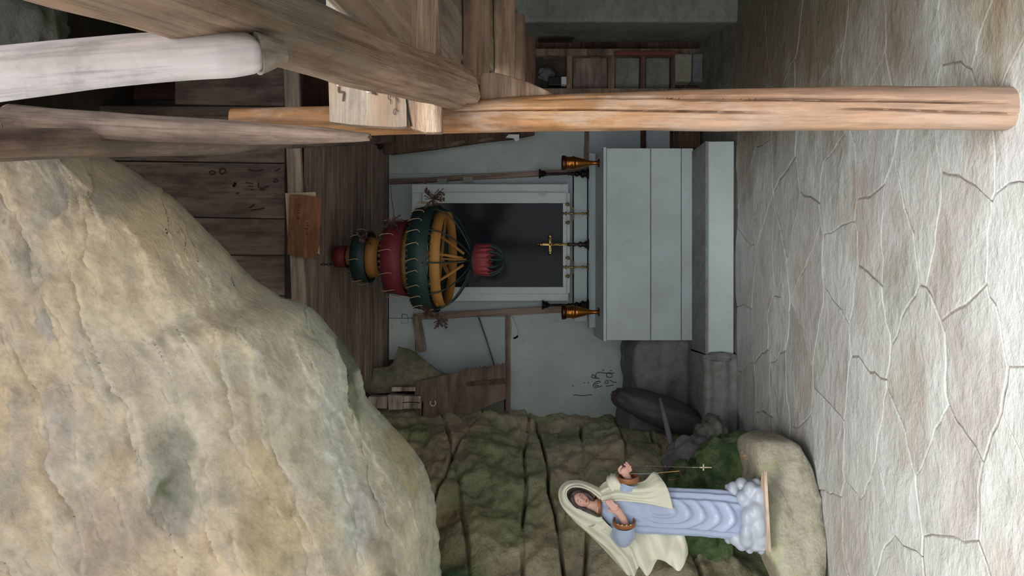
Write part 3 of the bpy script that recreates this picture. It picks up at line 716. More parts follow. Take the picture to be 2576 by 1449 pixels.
for i in range(NUc):
    x=-1.15+.80*i/(NUc-1)
    for j in range(NVc):
        t=j/(NVc-1); top=.66-.1*i/NUc
        if t<.6: y,z=5.56,.17+(top-.17)*t/.6
        else: y,z=5.56+(t-.6)/.4*.5,top+.05*(t-.6)
        V.append((x,y-.05*fbm((x*3,z*3,3),4),z+.05*fbm((x*3,y*4,6),3)))
tag(MB().grid(V,NUc,NVc).make('concrete_bank',CONC),'rough grey concrete bank between altar and leaning dark rock','concrete')
al=root('altar',(.32,5.7,.2),'white painted wooden altar table with a front of three boards','altar')
for a,b in ((1526,1636.5),(1638,1713.5),(1715,1744)):
    slab('front_board',a,b,373,856,5.43,.025,PAINTA,al,.003)
X0,X1,Z0,Z1=rect(1525,1744,372,857,5.43)
MB().box((X0-.004,5.415,Z1),(X1+.004,6.02,Z1+.022)).make('altar_top',PAINTA,al,smooth=False,bevel=.004)
for xx in (X0+.002,X1-.026): MB().box((xx,5.456,Z0-.0),(xx+.024,6.0,Z1)).make('side_board',PAINTA,al,smooth=False,bevel=.003)
ATOP=Z1+.022
lr=root('altar_ledge',(.32,5.95,ATOP),'narrow white raised ledge at the back of the altar','ledge')
X0,X1,Z0,Z1=rect(1484,1510,386,824,5.93)
MB().box((X0,5.93,ATOP),(X1,5.95,Z1-.008)).make('ledge_front',PAINTA,lr,smooth=False,bevel=.002)
MB().box((X0-.006,5.922,Z1-.008),(X1+.006,6.025,Z1+.006)).make('ledge_top',PAINTA,lr,smooth=False,bevel=.003)
LTOP=Z1+.006
# gilded urns
COP=plain('gilt_copper',(176,112,50),.28,.9,.2,.35,60); COPD=plain('dark_copper',(92,58,38),.4,.8,.2,.3,60); BLK=plain('blackened_iron',(38,32,32),.5,.6,.2,.3,60)
BRS=plain('old_brass',(150,128,84),.35,.85,.2,.3,60)
def urn(x,y,lab):
    d=5.68; c=P(x,y,d); s=d/F; z0=ATOP; t=root('urn',(c.x,d,z0),lab,'urn','pair of gilt urns on the altar')
    M=Matrix.Translation((c.x,d,z0))
    pr=[(9,0),(9,2),(6,5),(4.5,12),(6,22),(10,38),(14,54),(16,62)]
    MB().lathe([(a*s,b*s) for a,b in pr],28,M).make('body',COP,t)
    MB().lathe([(a*s,b*s) for a,b in ((16.5,62),(17.5,64),(17.5,67),(15.5,70),(15.5,80),(17,83))],28,M).make('collar',COP,t)
    MB().lathe([(a*s,b*s) for a,b in ((17,83),(18.5,85),(19,92),(18,94),(14,90),(2,89))],28,M).make('rim',COPD,t)['label']='dark rim'
    MB().lathe([(a*s,b*s) for a,b in ((11,0),(11,2.5),(8,3))],24,M).make('foot',COPD,t)
    return t
urn(0,410,'bright gilt urn at the right end of the altar'); urn(0,785,'copper gilt urn at the left end of the altar')
def stick(y,d,lab,hh):
    s=d/F; c=P(0,y,d); t=root('candlestick',(c.x,d,LTOP),lab,'candlestick','pair of black candlesticks on the ledge'); M=Matrix.Translation((c.x,d,LTOP))
    MB().lathe([(a*s,b*s) for a,b in ((15,0),(14,3),(9,6),(8,10),(11,14),(10,18),(4,22))],20,M).make('base',BLK,t)
    MB().lathe([(a*s,b*s) for a,b in ((4,22),(6.5,26),(8,31),(5,35),(3,38),(6,42),(3,46),(5,50),(2.6,54),(3.4,80),(2.4,hh-20),(4,hh-16))],16,M).make('stem',BLK,t)
    MB().lathe([(a*s,b*s) for a,b in ((4,hh-17),(6,hh-14),(8,hh-12),(8,hh-6),(12,hh-1),(12,hh+1),(3,hh))],20,M).make('drip_cup',BLK,t)
stick(437,5.975,'black turned candlestick beside the bright gilt urn',124); stick(767,5.975,'black turned candlestick beside the left copper urn',116)
def candelabrum(y,lab):
    d=5.975; s=d/F; c=P(0,y,d); t=root('candelabrum',(c.x,d,LTOP),lab,'candelabrum','pair of small brass candelabra'); M=Matrix.Translation((c.x,d,LTOP))
    MB().lathe([(a*s,b*s) for a,b in ((9,0),(7,2),(3,4),(2,12),(4,15),(2,18),(2,38),(4,42),(2,45),(3,49),(2,52))],16,M).make('stem',BRS,t)
    m=MB()
    for sg_ in (-1,1):
        pts=[M@Vector((sg_*a*s,0,b*s)) for a,b in ((0,44),(5,38),(12,38),(18,43),(23,49))]
        m.tube(spline(pts,12),.0045,7)
    m.make('arms',BRS,t)
    for sg_,h in ((-1,48),(1,48),(0,54)):
        MB().lathe([(a*s,(b+h)*s) for a,b in ((1.5,0),(4,1),(5.5,3),(2.5,5),(3,9),(4,10))],12,M@Matrix.Translation((sg_*23*s,0,0))).make('candle_cup',BRS,t)
candelabrum(537,'three armed brass candelabrum right of the crucifix'); candelabrum(672,'three armed brass candelabrum left of the crucifix')
d=5.96;s=d/F;c=P(0,615,d); cx_=root('crucifix',(c.x,d,LTOP),'standing brass crucifix on a dark base before the window','crucifix'); M=Matrix.Translation((c.x,d,LTOP))
MB().lathe([(a*s,b*s) for a,b in ((15,0),(14,3),(10,5),(9,9),(5,13),(6,17),(8,22),(4,27),(3,32),(6,38),(3,44),(5,50),(3,54))],20,M).make('base',plain('dark_brass',(74,70,62),.45,.8),cx_)
GB=plain('brass_gold',(176,150,88),.3,.9,.2,.2)
m=MB().box((-3*s,-2*s,54*s),(3*s,2*s,118*s),M).box((-19*s,-2*s,94*s),(19*s,2*s,100*s),M)
for a,b in ((-21,97),(21,97),(0,120)): m.ball((0,0,0),1,10,6,M@Matrix.Translation((a*s,0,b*s))@Matrix.Diagonal((5*s,3*s,5*s,1)))
m.ball((0,0,0),1,8,6,M@Matrix.Translation((0,0,127*s))@Matrix.Diagonal((2*s,2*s,4*s,1)))
m.make('cross',GB,cx_,bevel=.001)
m=MB(); m.tube([M@Vector((0,-.008,v*s)) for v in (66,76,84,92)],[1.2*s,2*s,2.6*s,2*s],8).ball(M@Vector((0,-.012,97*s)),2.4*s,10,8)
for sg_ in (-1,1): m.tube([M@Vector((sg_*a*s,-.009,b*s)) for a,b in ((1,92),(8,96),(16,98))],[1.2*s,1*s,.8*s],6)
m.make('figure',GB,cx_)
# ---------------- rack at the right ----------------
rk=root('shelf_rack',(1.8,6.25,.1),'dark open wooden rack with four bays against the back wall right of the post','rack')
for k,(a,b,c_,d_) in enumerate(((1335,1783,122,140),(1330,1790,222,236))): slab('upright',a,b,c_,d_,6.02,.08,W_brown,rk,.003,.003,k)
for k,(a,b) in enumerate(((1334,1343),(1426,1440),(1530,1547),(1611,1624),(1688,1697))): slab('shelf',a,b,139,224,6.03,.09,W_brown if k in(1,2) else W_dark,rk,.003,.003,k)
for a,b,mt in ((1345,1425,DARKR),(1441,1529,W_gable),(1548,1610,PLAST),(1625,1687,PLAST)): slab('back_panel',a,b,141,222,6.10,.012,mt,rk,0)
slab('rail',1545,1700,128,139,6.0,.02,plain('red_rail',(120,64,52),.7),rk,.002)
t=root('lantern',P(1420,200,6.04),'small dark box with a white square end lying in the top bay','box')
slab('case',1380,1412,192,214,5.98,.06,plain('black_case',(22,22,24),.4),t,.003); slab('end_plate',1412,1425,193,212,5.975,.06,plain('white_plate',(190,192,190),.5),t,.002)
tag(lump('bundle',P(1374,186,6.06),(.05,.04,.06),plain('cloth_bundle',(92,94,92),.9),5,.4),'crumpled grey bundle beside the small dark box','cloth')
for k,(a,b,lb_) in enumerate(((1698,1741,'upper pale stone block stacked at the foot of the rack'),(1743,1784,'lower pale stone block resting on the ground by the rack'))):
    tag(slab('stone_block',a,b,134,206,5.98,.14,CONC if k else ROCKP,None,.012,.006,k),lb_,'stone')
tag(slab('base_stone',1786,1798,128,236,5.9,.3,CONC,None,.005,.004,4),'flat footing stone under the rack','stone')
slab('brown_post',1700,1762,318,372,5.92,.06,W_dark,None,.004); tag(bpy.data.objects['brown_post'],'short dark brown board standing between post and altar','board')

# ---------------- rocks by the rock wall ----------------
NUc=24
tag(lump('leaning_rock',P(1665,1035,5.25),(.11,.15,.38),plain('dark_wet_rock',(66,62,62),.6,0,.25,.5,12),2,.10,n=48,m_=36,M=Matrix.Rotation(math.radians(20),4,'Y')),'dark slanting rock leaning against the mossy wall beside the altar','rock')
tag(MB().tube([P(1660,1003,5.0),P(1672,1050,4.93),P(1684,1100,4.86),P(1694,1152,4.8)],[.012,.016,.018,.02],10).make('grey_pipe',plain('pipe_grey',(112,108,116),.5)),'thin grey pipe lying on the leaning dark rock','pipe')
tag(lump('grey_boulder',P(1735,1165,4.55)+Vector((0,0,0)),(.17,.16,.14),stone('slate_rock',[(84,80,84),(116,112,116),(132,128,130)],3),6,.26,M=Matrix.Rotation(.4,4,'Y')),'smooth grey boulder behind the hanging rosary','rock')
tag(lump('grey_rubble',P(1790,1125,4.75),(.20,.14,.10),ROCKG,12,.3),'low grey rubble stone at the end of the concrete step','rock')
tag(lump('mossy_boulder',P(1835,1200,4.35),(.24,.22,.22),ROCKM,9,.30,n=56,m_=40),'bright green mossy boulder behind the statue base','rock')
tag(lump('mossy_boulder',P(1760,1290,4.3),(.26,.2,.25),ROCKM,19,.35,n=56,m_=40),'dark mossy boulder directly behind the blue robe','rock')
# ---------------- pedestal stone and board ----------------
DS=3.70; SS=DS/F
out=[(1903,1150),(1906,1128),(1914,1117),(1935,1112),(1956,1111),(1975,1113),(1998,1114),(2014,1121),(2026,1140),(2038,1163),(2052,1200),(2064,1240),(2074,1290),(2080,1335),(2084,1390),(2082,1440),(2075,1520),(2020,1560),(1985,1500),(1962,1440),(1944,1412),(1934,1398),(1928,1360),(1926,1320),(1922,1270),(1920,1215),(1910,1180)]
n=len(out); V=[];Fc=[]
def dd_(x,y):
    df=1900*1.5/(2060+ (y-1200)*.115-CX)  # foot line on the ground
    return df
def ptp(x,y,back):
    y_=min(y,1500)
    zf=dd_(2084,y_); p=P(x,y,zf+.03*(2084-x)/180); p.y+=back
    if back: p.x*=1.0
    return p
cen=(1995,1290)
rings=[(0.0,-.0),(.35,-.02),(.72,-.012),(.94,.0),(1.0,.03),(1.0,.14),(.98,.30),(.9,.40)]
for k,(f,b) in enumerate(rings):
    for (x,y) in spline([(a,b_,0) for a,b_ in out+[out[0]]],72)[:-1] if False else [(q.x,q.y) for q in spline([(a,b_,0) for a,b_ in out+[out[0]]],90)[:-1]]:
        xx=cen[0]+(x-cen[0])*f; yy=cen[1]+(y-cen[1])*f
        p=ptp(xx,yy,b)
        if b>.05: p.z=max(min(p.z,9),-.02) if x>2030 else p.z
        nn=.018*fbm((p.x*5,p.y*5,p.z*5),5)*min(1,f+.3)
        V.append(p+Vector((nn*.5,nn,nn*.4)))
N_=89
for k in range(len(rings)-1):
    for i in range(N_):
        a=k*N_+i;b=k*N_+(i+1)%N_; Fc.append((a,b,b+N_,a+N_))
Fc.append(tuple(range((len(rings)-1)*N_,len(rings)*N_))[::-1])
ped=MB().add(V,Fc).make('pedestal_stone',ROCKP,ang=50); tag(ped,'big pale greenish slab of rock standing on the floor under the statue','stone')
tag(lump('orange_stained_stone',P(1922,1150,3.95),(.07,.12,.10),stone('ochre_stone',[(150,120,84),(170,150,122),(160,156,140)],5),31,.25),'ochre stained stone at the upper right corner of the pedestal slab','stone')
W_thin=wood('thin_board',(150,128,112),(186,162,144),(200,180,162),4,.3,.7,knots=False,dirt=.15)
q0,q1=P(1926,1184,DS-.14),P(1938,1394,DS-.14)
m=MB(); m.prism([P(1916,1184,DS-.15),P(1921,1184,DS-.15),P(1932,1300,DS-.15),P(1936,1392,DS-.15),P(1924,1392,DS-.15),P(1922,1300,DS-.15)],(0,.02,0))
m=MB(); a=P(1922,1186,DS-.135);b=P(1933,1390,DS-.135)
m.add([a,b,b+Vector((-.03,.24,0)),a+Vector((-.01,.03,0)),a-Vector((0,0,.014)),b-Vector((0,0,.014)),b+Vector((-.03,.24,-.014)),a+Vector((-.01,.03,-.014))],[(0,3,2,1),(4,5,6,7),(0,1,5,4),(1,2,6,5),(2,3,7,6),(3,0,4,7)])
tag(m.make('thin_board',W_thin,None,smooth=False,bevel=.001),'thin pinkish board lying between statue base and pedestal slab','board')

# ---------------- statue ----------------
def sp(x,y,o=0.0):
    """statue frame: o in picture pixels toward the back"""
    p=P(x,y,DS); p.y+=o*SS; return p
gl=dict(vary=.04,bump=.08,ns=40,spec=.45)
ROBE=plain('robe_glaze',(154,166,192),.26,0,coat=.15,**gl); CREAM=plain('mantle_glaze',(206,204,184),.42,0,coat=.1,**gl)
SKIN=plain('skin_glaze',(204,158,143),.42,0,**gl); HAIR=plain('hair_glaze',(62,48,50),.35,0,**gl)
BROWN=plain('brown_trim',(140,88,56),.35,.2,**gl); CLOUD=plain('cloud_glaze',(160,167,180),.42,0,coat=.15,**gl)
GOLD=plain('gold_dot',(220,190,130),.4,.3,**gl); LIP=plain('lip_paint',(176,104,98),.45,0,**gl); BROW=plain('brow_paint',(92,62,54),.6,0,**gl)
st=root('statue',sp(1922,1296,0),'painted statue of a veiled woman in a pale blue robe on a cloud base','statue')
# cloud base
m=MB()
rq=random.Random(3)
m.ball(sp(1890,1296,0),(82*SS,60*SS,42*SS),40,24)
m.box(sp(1916,1372,-44),sp(1885,1214,45))
for x,y,o,r,e in ((1880,1226,-24,20,1.1),(1862,1246,-22,20,1),(1900,1240,-34,24,1.2),(1888,1275,-44,24,1.2),(1870,1290,-40,22,1.3),(1895,1305,-46,22,1.6),(1903,1340,-34,24,1.1),(1892,1358,-24,22,1),(1870,1345,-30,22,1.1),(1850,1350,-6,22,1),(1862,1362,-14,20,1),(1884,1374,-6,15,1.2),(1908,1372,-20,14,1.2),(1845,1236,4,18,1.4),(1868,1222,8,20,1),(1900,1216,-8,16,1),(1835,1230,16,10,1),(1900,1268,-46,16,1.4),(1866,1325,-40,18,1.4),(1836,1356,10,14,1.2)):
    m.ball(sp(x,y,o),(r*SS*e,r*SS*.9,r*SS*.85),20,14)
m.make('cloud_base',CLOUD,st,remesh=.004,soft=30)
# robe
NU,NV=150,128;V=[]
prof=[(1508,1266,22,14),(1518,1270,38,20),(1535,1273,52,27),(1560,1278,58,31),(1600,1282,55,31),(1640,1284,54,31),(1690,1286,55,31),(1740,1288,55,31),(1790,1291,56,32),(1830,1294,56,33),(1850,1296,53,32),(1860,1297,46,27)]
pf=spline([(a,b,c) for a,b,c,d in prof],NU); pd=spline([(a,d,0) for a,b,c,d in prof],NU)
for i in range(NU):
    x,yc,a=pf[i]; b=pd[i].y
    for k in range(NV):
        th=2*PI*k/NV; ca,sa=math.cos(th),math.sin(th)   # sa<0 is the front
        s_=ca; fr=max(0,-sa)
        wl=min(1,max(0,(x-1560)/50))
        mid=math.exp(-(abs(s_)/.62)**6)
        yy=yc-ca*a; dx=x-1650; dy=yy-1272-.12*dx
        rr_=math.hypot(dx*(1 if dx>0 else 1.6),dy*2.5)+5*noise.noise((s_*2,x/60,1))
        cat=(math.sin(2*PI*rr_/36+.6)*.5+.5)**1.6
        u_=mid*fr**.5*min(1,max(0,(x-1565)/50))*(cat**1.3)*8.5*min(1,max(0,(rr_-16)/30))*(1 if dx>0 else max(.12,1+dx/28))
        side=(1-mid)*wl*(math.sin(th*15+x/190)*.5+.5)*7.5
        top=(1-wl)*fr*2.2*math.sin((s_*9+x/22)+noise.noise((s_*2,x/30,4))*2)
        rr=1+(-3+u_+side+top+1.2*noise.noise((s_*4,x/24,sa*3)))/50
        hem=min(1,(1862-x)/6) if x>1856 else 1
        V.append(sp(x+ (3*math.sin(th*8) if i==NU-1 else 0), yc-ca*a*rr, sa*b*rr*1.0+0))
m=MB().grid([V[i*NV+k] for i in range(NU) for k in list(range(NV))+[0]],NU,NV+1)
m.f.append(tuple(range((NU-1)*(NV+1),NU*(NV+1)-1)))
m.make('robe',ROBE,st)
# head
HC=sp(1459,1255,-6)
up=Vector((19,0,41)).normalized(); yaw=math.radians(22)
fw0=Vector((math.sin(yaw),-math.cos(yaw),.02)); rt=up.cross(fw0)*-1
rt=(fw0.cross(up)).normalized(); fw=up.cross(rt).normalized()
if fw.y>0: fw=-fw
if rt.x<0: rt=-rt
HM=Matrix((rt,up,fw)).transposed().to_4x4(); HM.translation=HC
def gs(v,c,s): return math.exp(-(((v[0]-c[0])/s[0])**2+((v[1]-c[1])/s[1])**2))
m=MB(); n,mm=64,48; V=[]
for i in range(mm+1):
    t=PI*i/mm
    for k in range(n):
        a=2*PI*k/n; X=math.sin(t)*math.sin(a); Z=math.sin(t)*math.cos(a); Y=math.cos(t)
        wx=18.5*(1-.20*max(0,-Y)**1.2); x=X*wx; y=Y*26; z=Z*(21-2.5*max(0,-Y))
        if Z>0:
            z+=4.8*gs((x,y),(0,-3.5),(2.0,2.6))+3.2*gs((x,y),(0,2),(1.5,4.5))            # nose
            z-=2.3*gs((x,y),(6.6,3.6),(4.0,2.8))+2.3*gs((x,y),(-6.6,3.6),(4.0,2.8))        # sockets
            z+=1.5*gs((x,y),(6.6,3.0),(2.8,1.5))+1.5*gs((x,y),(-6.6,3.0),(2.8,1.5))        # lids
            z+=1.0*gs((x,y),(6.5,7.6),(5,1.5))+1.0*gs((x,y),(-6.5,7.6),(5,1.5))
            z+=1.9*gs((x,y),(0,-10.2),(4.2,1.1))+1.9*gs((x,y),(0,-12.8),(3.5,1.2))-1.0*gs((x,y),(0,-11.5),(5,.5))
            z-=1.0*gs((x,y),(0,-15.6),(4,1.2)); z+=2.2*gs((x,y),(0,-20),(4.5,3))
            z+=1.2*gs((x,y),(10,-5),(4,5))+1.2*gs((x,y),(-10,-5),(4,5))
        V.append(HM@Vector((x*SS,y*SS,z*SS)))
hd=MB().grid([V[i*n+k] for i in range(mm+1) for k in list(range(n))+[0]],mm+1,n+1).make('head',SKIN,st)
def hp(x,y,z): return HM@Vector((x*SS,y*SS,z*SS))
for s_ in (-1,1):
    MB().tube(spline([hp(s_*2.8,6.6,19.9),hp(s_*6.2,8.6,19.4),hp(s_*10.2,6.4,17.2)],10),[.3*SS+.5*SS*math.sin(PI*i/9) for i in range(10)],6).make('eyebrow',BROW,st)
    MB().tube(spline([hp(s_*4.0,2.4,19.2),hp(s_*6.6,1.4,19.3),hp(s_*9.2,2.5,17.6)],10),[.2*SS+.45*SS*math.sin(PI*i/9) for i in range(10)],6).make('eyelid',BROW,st)
m=MB(); m.tube(spline([hp(-3.6,-11.2,20.2),hp(-1.6,-10.2,21.9),hp(0,-10.6,22.2),hp(1.6,-10.2,21.9),hp(3.6,-11.2,20.2)],14),[.3*SS+.75*SS*math.sin(PI*i/13) for i in range(14)],8)
m.tube(spline([hp(-3.0,-12.0,20.2),hp(0,-13.2,21.6),hp(3.0,-12.0,20.2)],12),[.3*SS+1.0*SS*math.sin(PI*i/11) for i in range(12)],8)
m.make('lips',LIP,st)
# hair: shell behind the face and locks
m=MB(); m.ball((0,0,0),1,40,28,HM@Matrix.Translation((0,3.5*SS,-4.2*SS))@Matrix.Diagonal((22.5*SS,27.5*SS,21.5*SS,1)))
for s_ in (-1,1):
    m.tube(spline([hp(0,25,12),hp(s_*9,22,13.5),hp(s_*16,13,9.5),hp(s_*19,1,4),hp(s_*18,-12,2),hp(s_*14,-24,3)],22),[v*SS for v in [4.5,5,5.2,5.4,5.5,5.5,5.5,5.5,5.5,5.5,5.2,5,5,5,5,5,5,4.8,4.4,3.8,3,2]],10)
m.tube(spline([hp(17,4,4),hp(18,-9,6),hp(15,-22,8),hp(10,-33,7)],14),[v*SS for v in [4,4.8,5.4,6,6.2,6.2,6,6,6,6,5.8,5,4,2]],10)
m.make('hair',HAIR,st)
# neck and chest
m=MB(); m.tube(spline([sp(1468,1263,-2),sp(1486,1268,-2),sp(1500,1270,-4),sp(1508,1271,-6)],14),[v*SS for v in [11,11,11.2,11.6,12,12.6,13.4,14.4,15.6,17,18.2,19.2,20,20.6]],28)
m.make('neck',SKIN,st)
co=[]
for k in range(49):
    a=2*PI*k/48; co.append(sp(1503.5+2.5*math.sin(a)*-1,1269+21.5*math.cos(a),-5+19*math.sin(a)))
V=[]
for p in co:
    c0=sp(1503.5,1269,-5); dr=(p-c0); dr.z=0; dr=dr.normalized()
    for q_,h in ((0,4.5),(1.6,4),(1.8,-4),(0,-4.8)): V.append(p+dr*q_*SS+Vector((0,0,h*SS)))
MB().grid([V[i*4+j] for i in range(49) for j in (0,1,2,3,0)],49,5).make('collar',BROWN,st)
# sleeves
def sleeve(pts,rad,n=30):
    q=spline(pts,30); r=[spline([(v,0,0) for v in rad],30)[i].x for i in range(30)]
    m=MB(); m.tube(q,[v*SS for v in r],n,cap=False); V=[]
    for i,v in enumerate(m.v):
        row=i//n; k=i%n
        v=Vector(v); c=q[row]; f=1+.05*math.sin(k/n*2*PI*3+row*.35)*math.sin(PI*row/29)+.03*noise.noise((row*.25,k*.5,2)); V.append(tuple(c+(v-c)*f))
    m.v=V; return m
sleeve([sp(1545,1318,4),sp(1556,1336,-6),sp(1565,1342,-16),sp(1566,1330,-26),sp(1565,1310,-32)],[16,24,27,27,26]).make('sleeve',ROBE,st,solid=.003)
sleeve([sp(1560,1248,-4),sp(1568,1236,-10),sp(1574,1222,-14),sp(1578,1206,-18)],[16,19,23,24]).make('sleeve',ROBE,st,solid=.003)
def cuff(c0,c1,r,flat=1.0):
    q=[c0.lerp(c1,t) for t in (0,.15,.85,1,1,.85,.15,0)]; rr=[r,r*1.04,r*1.04,r,r*.9,r*.88,r*.88,r*.9]
    m=MB(); ax=(c1-c0).normalized(); u=Vector((0,1,0)); u=(u-ax*ax.dot(u)).normalized(); w_=ax.cross(u); V=[];K=40
    for c,r_ in zip(q,rr):
        for k in range(K): a=2*PI*k/K; V.append(c+(u*math.cos(a)*flat+w_*math.sin(a))*r_*SS)
    Fc=[]
    for i in range(8):
        for k in range(K):
            a=i*K+k;b=i*K+(k+1)%K; e=((i+1)%8)*K; Fc.append((a,b,e+(k+1)%K,e+k))
    return m.add(V,Fc)
cuff(sp(1565,1310,-32),sp(1565,1297,-36),27.5,.85).make('cuff',BROWN,st)
cuff(sp(1578,1206,-18),sp(1577,1191,-21),25.5,.85).make('cuff',BROWN,st)
m=MB()
for k in range(5):
    a=-PI/2-.75+k*.42; m.ball(sp(1565+26*math.sin(a+PI/2)*1.0,1303.5,-34-24.2*math.cos(a+PI/2)),2.1*SS,8,6)
m.make('gold_dots',GOLD,st)
# hands
def finger(m,pts,r0,r1): 
    q=spline(pts,9); m.tube(q,[(r0+(r1-r0)*i/8)*SS for i in range(9)],10); m.ball(q[-1],r1*SS,8,6)
m=MB()   # upright-left hand laid on the breast, fingers to the upper right
m.tube(spline([sp(1570,1312,-32),sp(1562,1294,-38),sp(1553,1280,-41),sp(1544,1270,-42)],16),[v*SS for v in [9,9,9,9,9,9,9,9,9,9.3,9.6,10,10.4,10.8,11,10]],16,flat=.75)
m.ball(sp(1538,1265,-42),(10.5*SS,6*SS,12*SS),18,12)
for k,(yy,xx,ln) in enumerate(((-2,0,0),(3.5,-1,3),(9,-1.5,3.5),(14,1,1))):
    bx,by=1530+k*4.6,1270-k*1.2-4
    finger(m,[sp(bx+4,by-2,-44),sp(bx-6-ln*.4,by-9,-45),sp(bx-11-ln*.8,by-17,-43)],3.4,2.6)
finger(m,[sp(1540,1274,-44),sp(1531,1273,-48),sp(1524,1268,-49)],3.4,2.7)
m.make('hand',SKIN,st,remesh=.0022,soft=2)
m=MB()   # raised upright-right hand, thumb and finger holding the rosary
m.tube(spline([sp(1580,1206,-16),sp(1575,1194,-19),sp(1570,1186,-21)],10),[v*SS for v in [9,9,9,9,9,9,9.2,9.6,10,10]],14)
m.ball(sp(1567,1180,-22),(11*SS,7*SS,13*SS),18,12)
finger(m,[sp(1558,1184,-24),sp(1553,1174,-30),sp(1558,1165,-33)],3.8,3.0)
finger(m,[sp(1573,1172,-24),sp(1572,1164,-30),sp(1566,1160,-33)],3.3,2.4)
finger(m,[sp(1576,1173,-22),sp(1577,1164,-26),sp(1571,1157,-28)],3.3,2.4)
finger(m,[sp(1579,1177,-20),sp(1582,1169,-25),sp(1578,1163,-30)],3.2,2.4)
finger(m,[sp(1578,1183,-18),sp(1584,1177,-24),sp(1582,1171,-29)],3.0,2.2)
m.make('hand',SKIN,st,remesh=.0022,soft=2)
# hood and mantle
def cloth(name,rows,nu,nv,mat=CREAM,amp=.0,fq=1.0,th=.006,lab=None,sd=0,rid=None):
    g=patch([[Vector(q) for q in r] for r in rows],nu,nv); V=[]
    for i in range(nu):
        for j in range(nv):
            v=g[i*nv+j]; o_=v.z+amp*noise.noise((i/nu*fq*1.3+sd,j/nv*fq*4,3))
            if rid: o_+=rid(i/(nu-1),j/(nv-1))
            V.append(sp(v.x,v.y,o_))
    o=MB().grid(V,nu,nv).make(name,mat,st,solid=th)
    if lab:o['label']=lab
    return o
inner=[(1508,1249,-20),(1494,1236,-20),(1478,1226,-19),(1458,1220,-16),(1438,1221,-13),(1425,1231,-11),(1423,1243,-12),(1430,1258,-14),(1444,1270,-16),(1462,1281,-18),(1482,1290,-21),(1500,1297,-22),(1512,1296,-22)]
midr=[(1512,1240,-14),(1496,1229,-14),(1478,1220,-11),(1456,1214,-6),(1433,1216,-4),(1417,1229,-2),(1413,1245,-2),(1419,1265,-4),(1436,1281,-6),(1456,1295,-9),(1478,1306,-12),(1500,1312,-16),(1516,1308,-20)]
outr=[(1514,1232,0),(1498,1224,0),(1478,1216,3),(1454,1211,8),(1428,1214,10),(1411,1229,11),(1407,1247,11),(1412,1268,9),(1427,1290,6),(1448,1308,3),(1474,1326,0),(1500,1334,-5),(1522,1326,-14)]
back=[(1514,1236,20),(1498,1232,26),(1478,1228,32),(1458,1226,36),(1438,1228,36),(1426,1236,36),(1424,1248,36),(1428,1264,34),(1440,1282,30),(1458,1298,26),(1480,1314,22),(1505,1324,16),(1525,1320,8)]
bk2=[(1512,1250,26),(1500,1248,34),(1485,1246,42),(1470,1246,45),(1460,1248,46),(1455,1250,46),(1455,1255,46),(1458,1262,44),(1466,1272,40),(1478,1284,36),(1492,1298,30),(1510,1308,24),(1525,1310,14)]
rim=[(x+1.5*0,y,o+4) for x,y,o in inner]
cloth('hood',[rim,inner,midr,outr,back,bk2],60,110,amp=1.6,fq=3,th=.007,rid=lambda u,v: 1.6*math.sin(u*26+v*3) if u<.62 else 0)
# mantle falling from hood over the shoulder at left and flying out behind
rows=[[(1420,1282,14),(1448,1310,2),(1470,1322,-6),(1490,1318,-14),(1505,1304,-20),(1512,1297,-22)],
      [(1448,1316,14),(1474,1334,0),(1495,1338,-6),(1512,1334,-12),(1524,1324,-17),(1530,1316,-19)],
      [(1482,1346,14),(1502,1356,0),(1520,1356,-4),(1537,1352,-6),(1548,1345,-9),(1556,1338,-6)],
      [(1516,1380,14),(1535,1384,0),(1548,1382,-3),(1560,1378,-2),(1574,1370,2),(1582,1362,8)],
      [(1548,1414,12),(1562,1416,0),(1574,1412,-3),(1584,1404,0),(1592,1396,5),(1604,1384,12)],
      [(1572,1441,10),(1582,1447,0),(1592,1447,-3),(1600,1440,0),(1606,1428,6),(1610,1418,10)]]
cloth('mantle_roll',rows,90,60,amp=2.5,fq=3,th=.007,rid=lambda u,v:4.2*math.sin(v*19+u*2.0)*math.sin(PI*min(1,v*1.05)))
rows=[[(1500,1318,8),(1520,1320,12),(1540,1310,16),(1560,1300,20),(1580,1290,24),(1600,1280,26),(1610,1260,26)],
      [(1528,1352,10),(1550,1345,14),(1575,1340,18),(1600,1330,22),(1630,1320,24),(1655,1310,26),(1670,1290,28)],
      [(1548,1382,10),(1575,1375,14),(1602,1366,8),(1630,1358,18),(1658,1348,10),(1690,1338,22),(1705,1320,26)],
      [(1562,1412,8),(1588,1404,14),(1612,1396,2),(1640,1388,20),(1668,1380,2),(1702,1366,16),(1722,1345,22)],
      [(1578,1440,6),(1600,1424,14),(1622,1428,-4),(1648,1412,20),(1676,1404,2),(1708,1396,-2),(1732,1378,18)],
      [(1588,1448,4),(1607,1420,16),(1628,1447,-6),(1660,1412,20),(1690,1424,0),(1708,1432,-8),(1733,1397,10)]]
cloth('mantle_back',rows,100,110,amp=3,fq=3,th=.006,rid=lambda u,v:2.5*math.sin(v*16+u*3)*min(1,u*1.5))
rows=[[(1506,1230,2),(1506,1238,-8),(1508,1247,-18),(1512,1256,-24)],
      [(1520,1214,0),(1522,1228,-14),(1524,1242,-24),(1526,1254,-30)],
      [(1546,1205,-6),(1550,1218,-22),(1552,1234,-32),(1554,1249,-33)],
      [(1585,1212,-16),(1588,1224,-36),(1592,1240,-38),(1595,1252,-35)],
      [(1618,1206,-16),(1624,1222,-36),(1628,1240,-38),(1632,1258,-35)],
      [(1640,1187,-8),(1648,1212,-34),(1654,1236,-36),(1658,1264,-35)],
      [(1652,1190,-4),(1668,1212,-30),(1678,1238,-34),(1686,1271,-34)]]
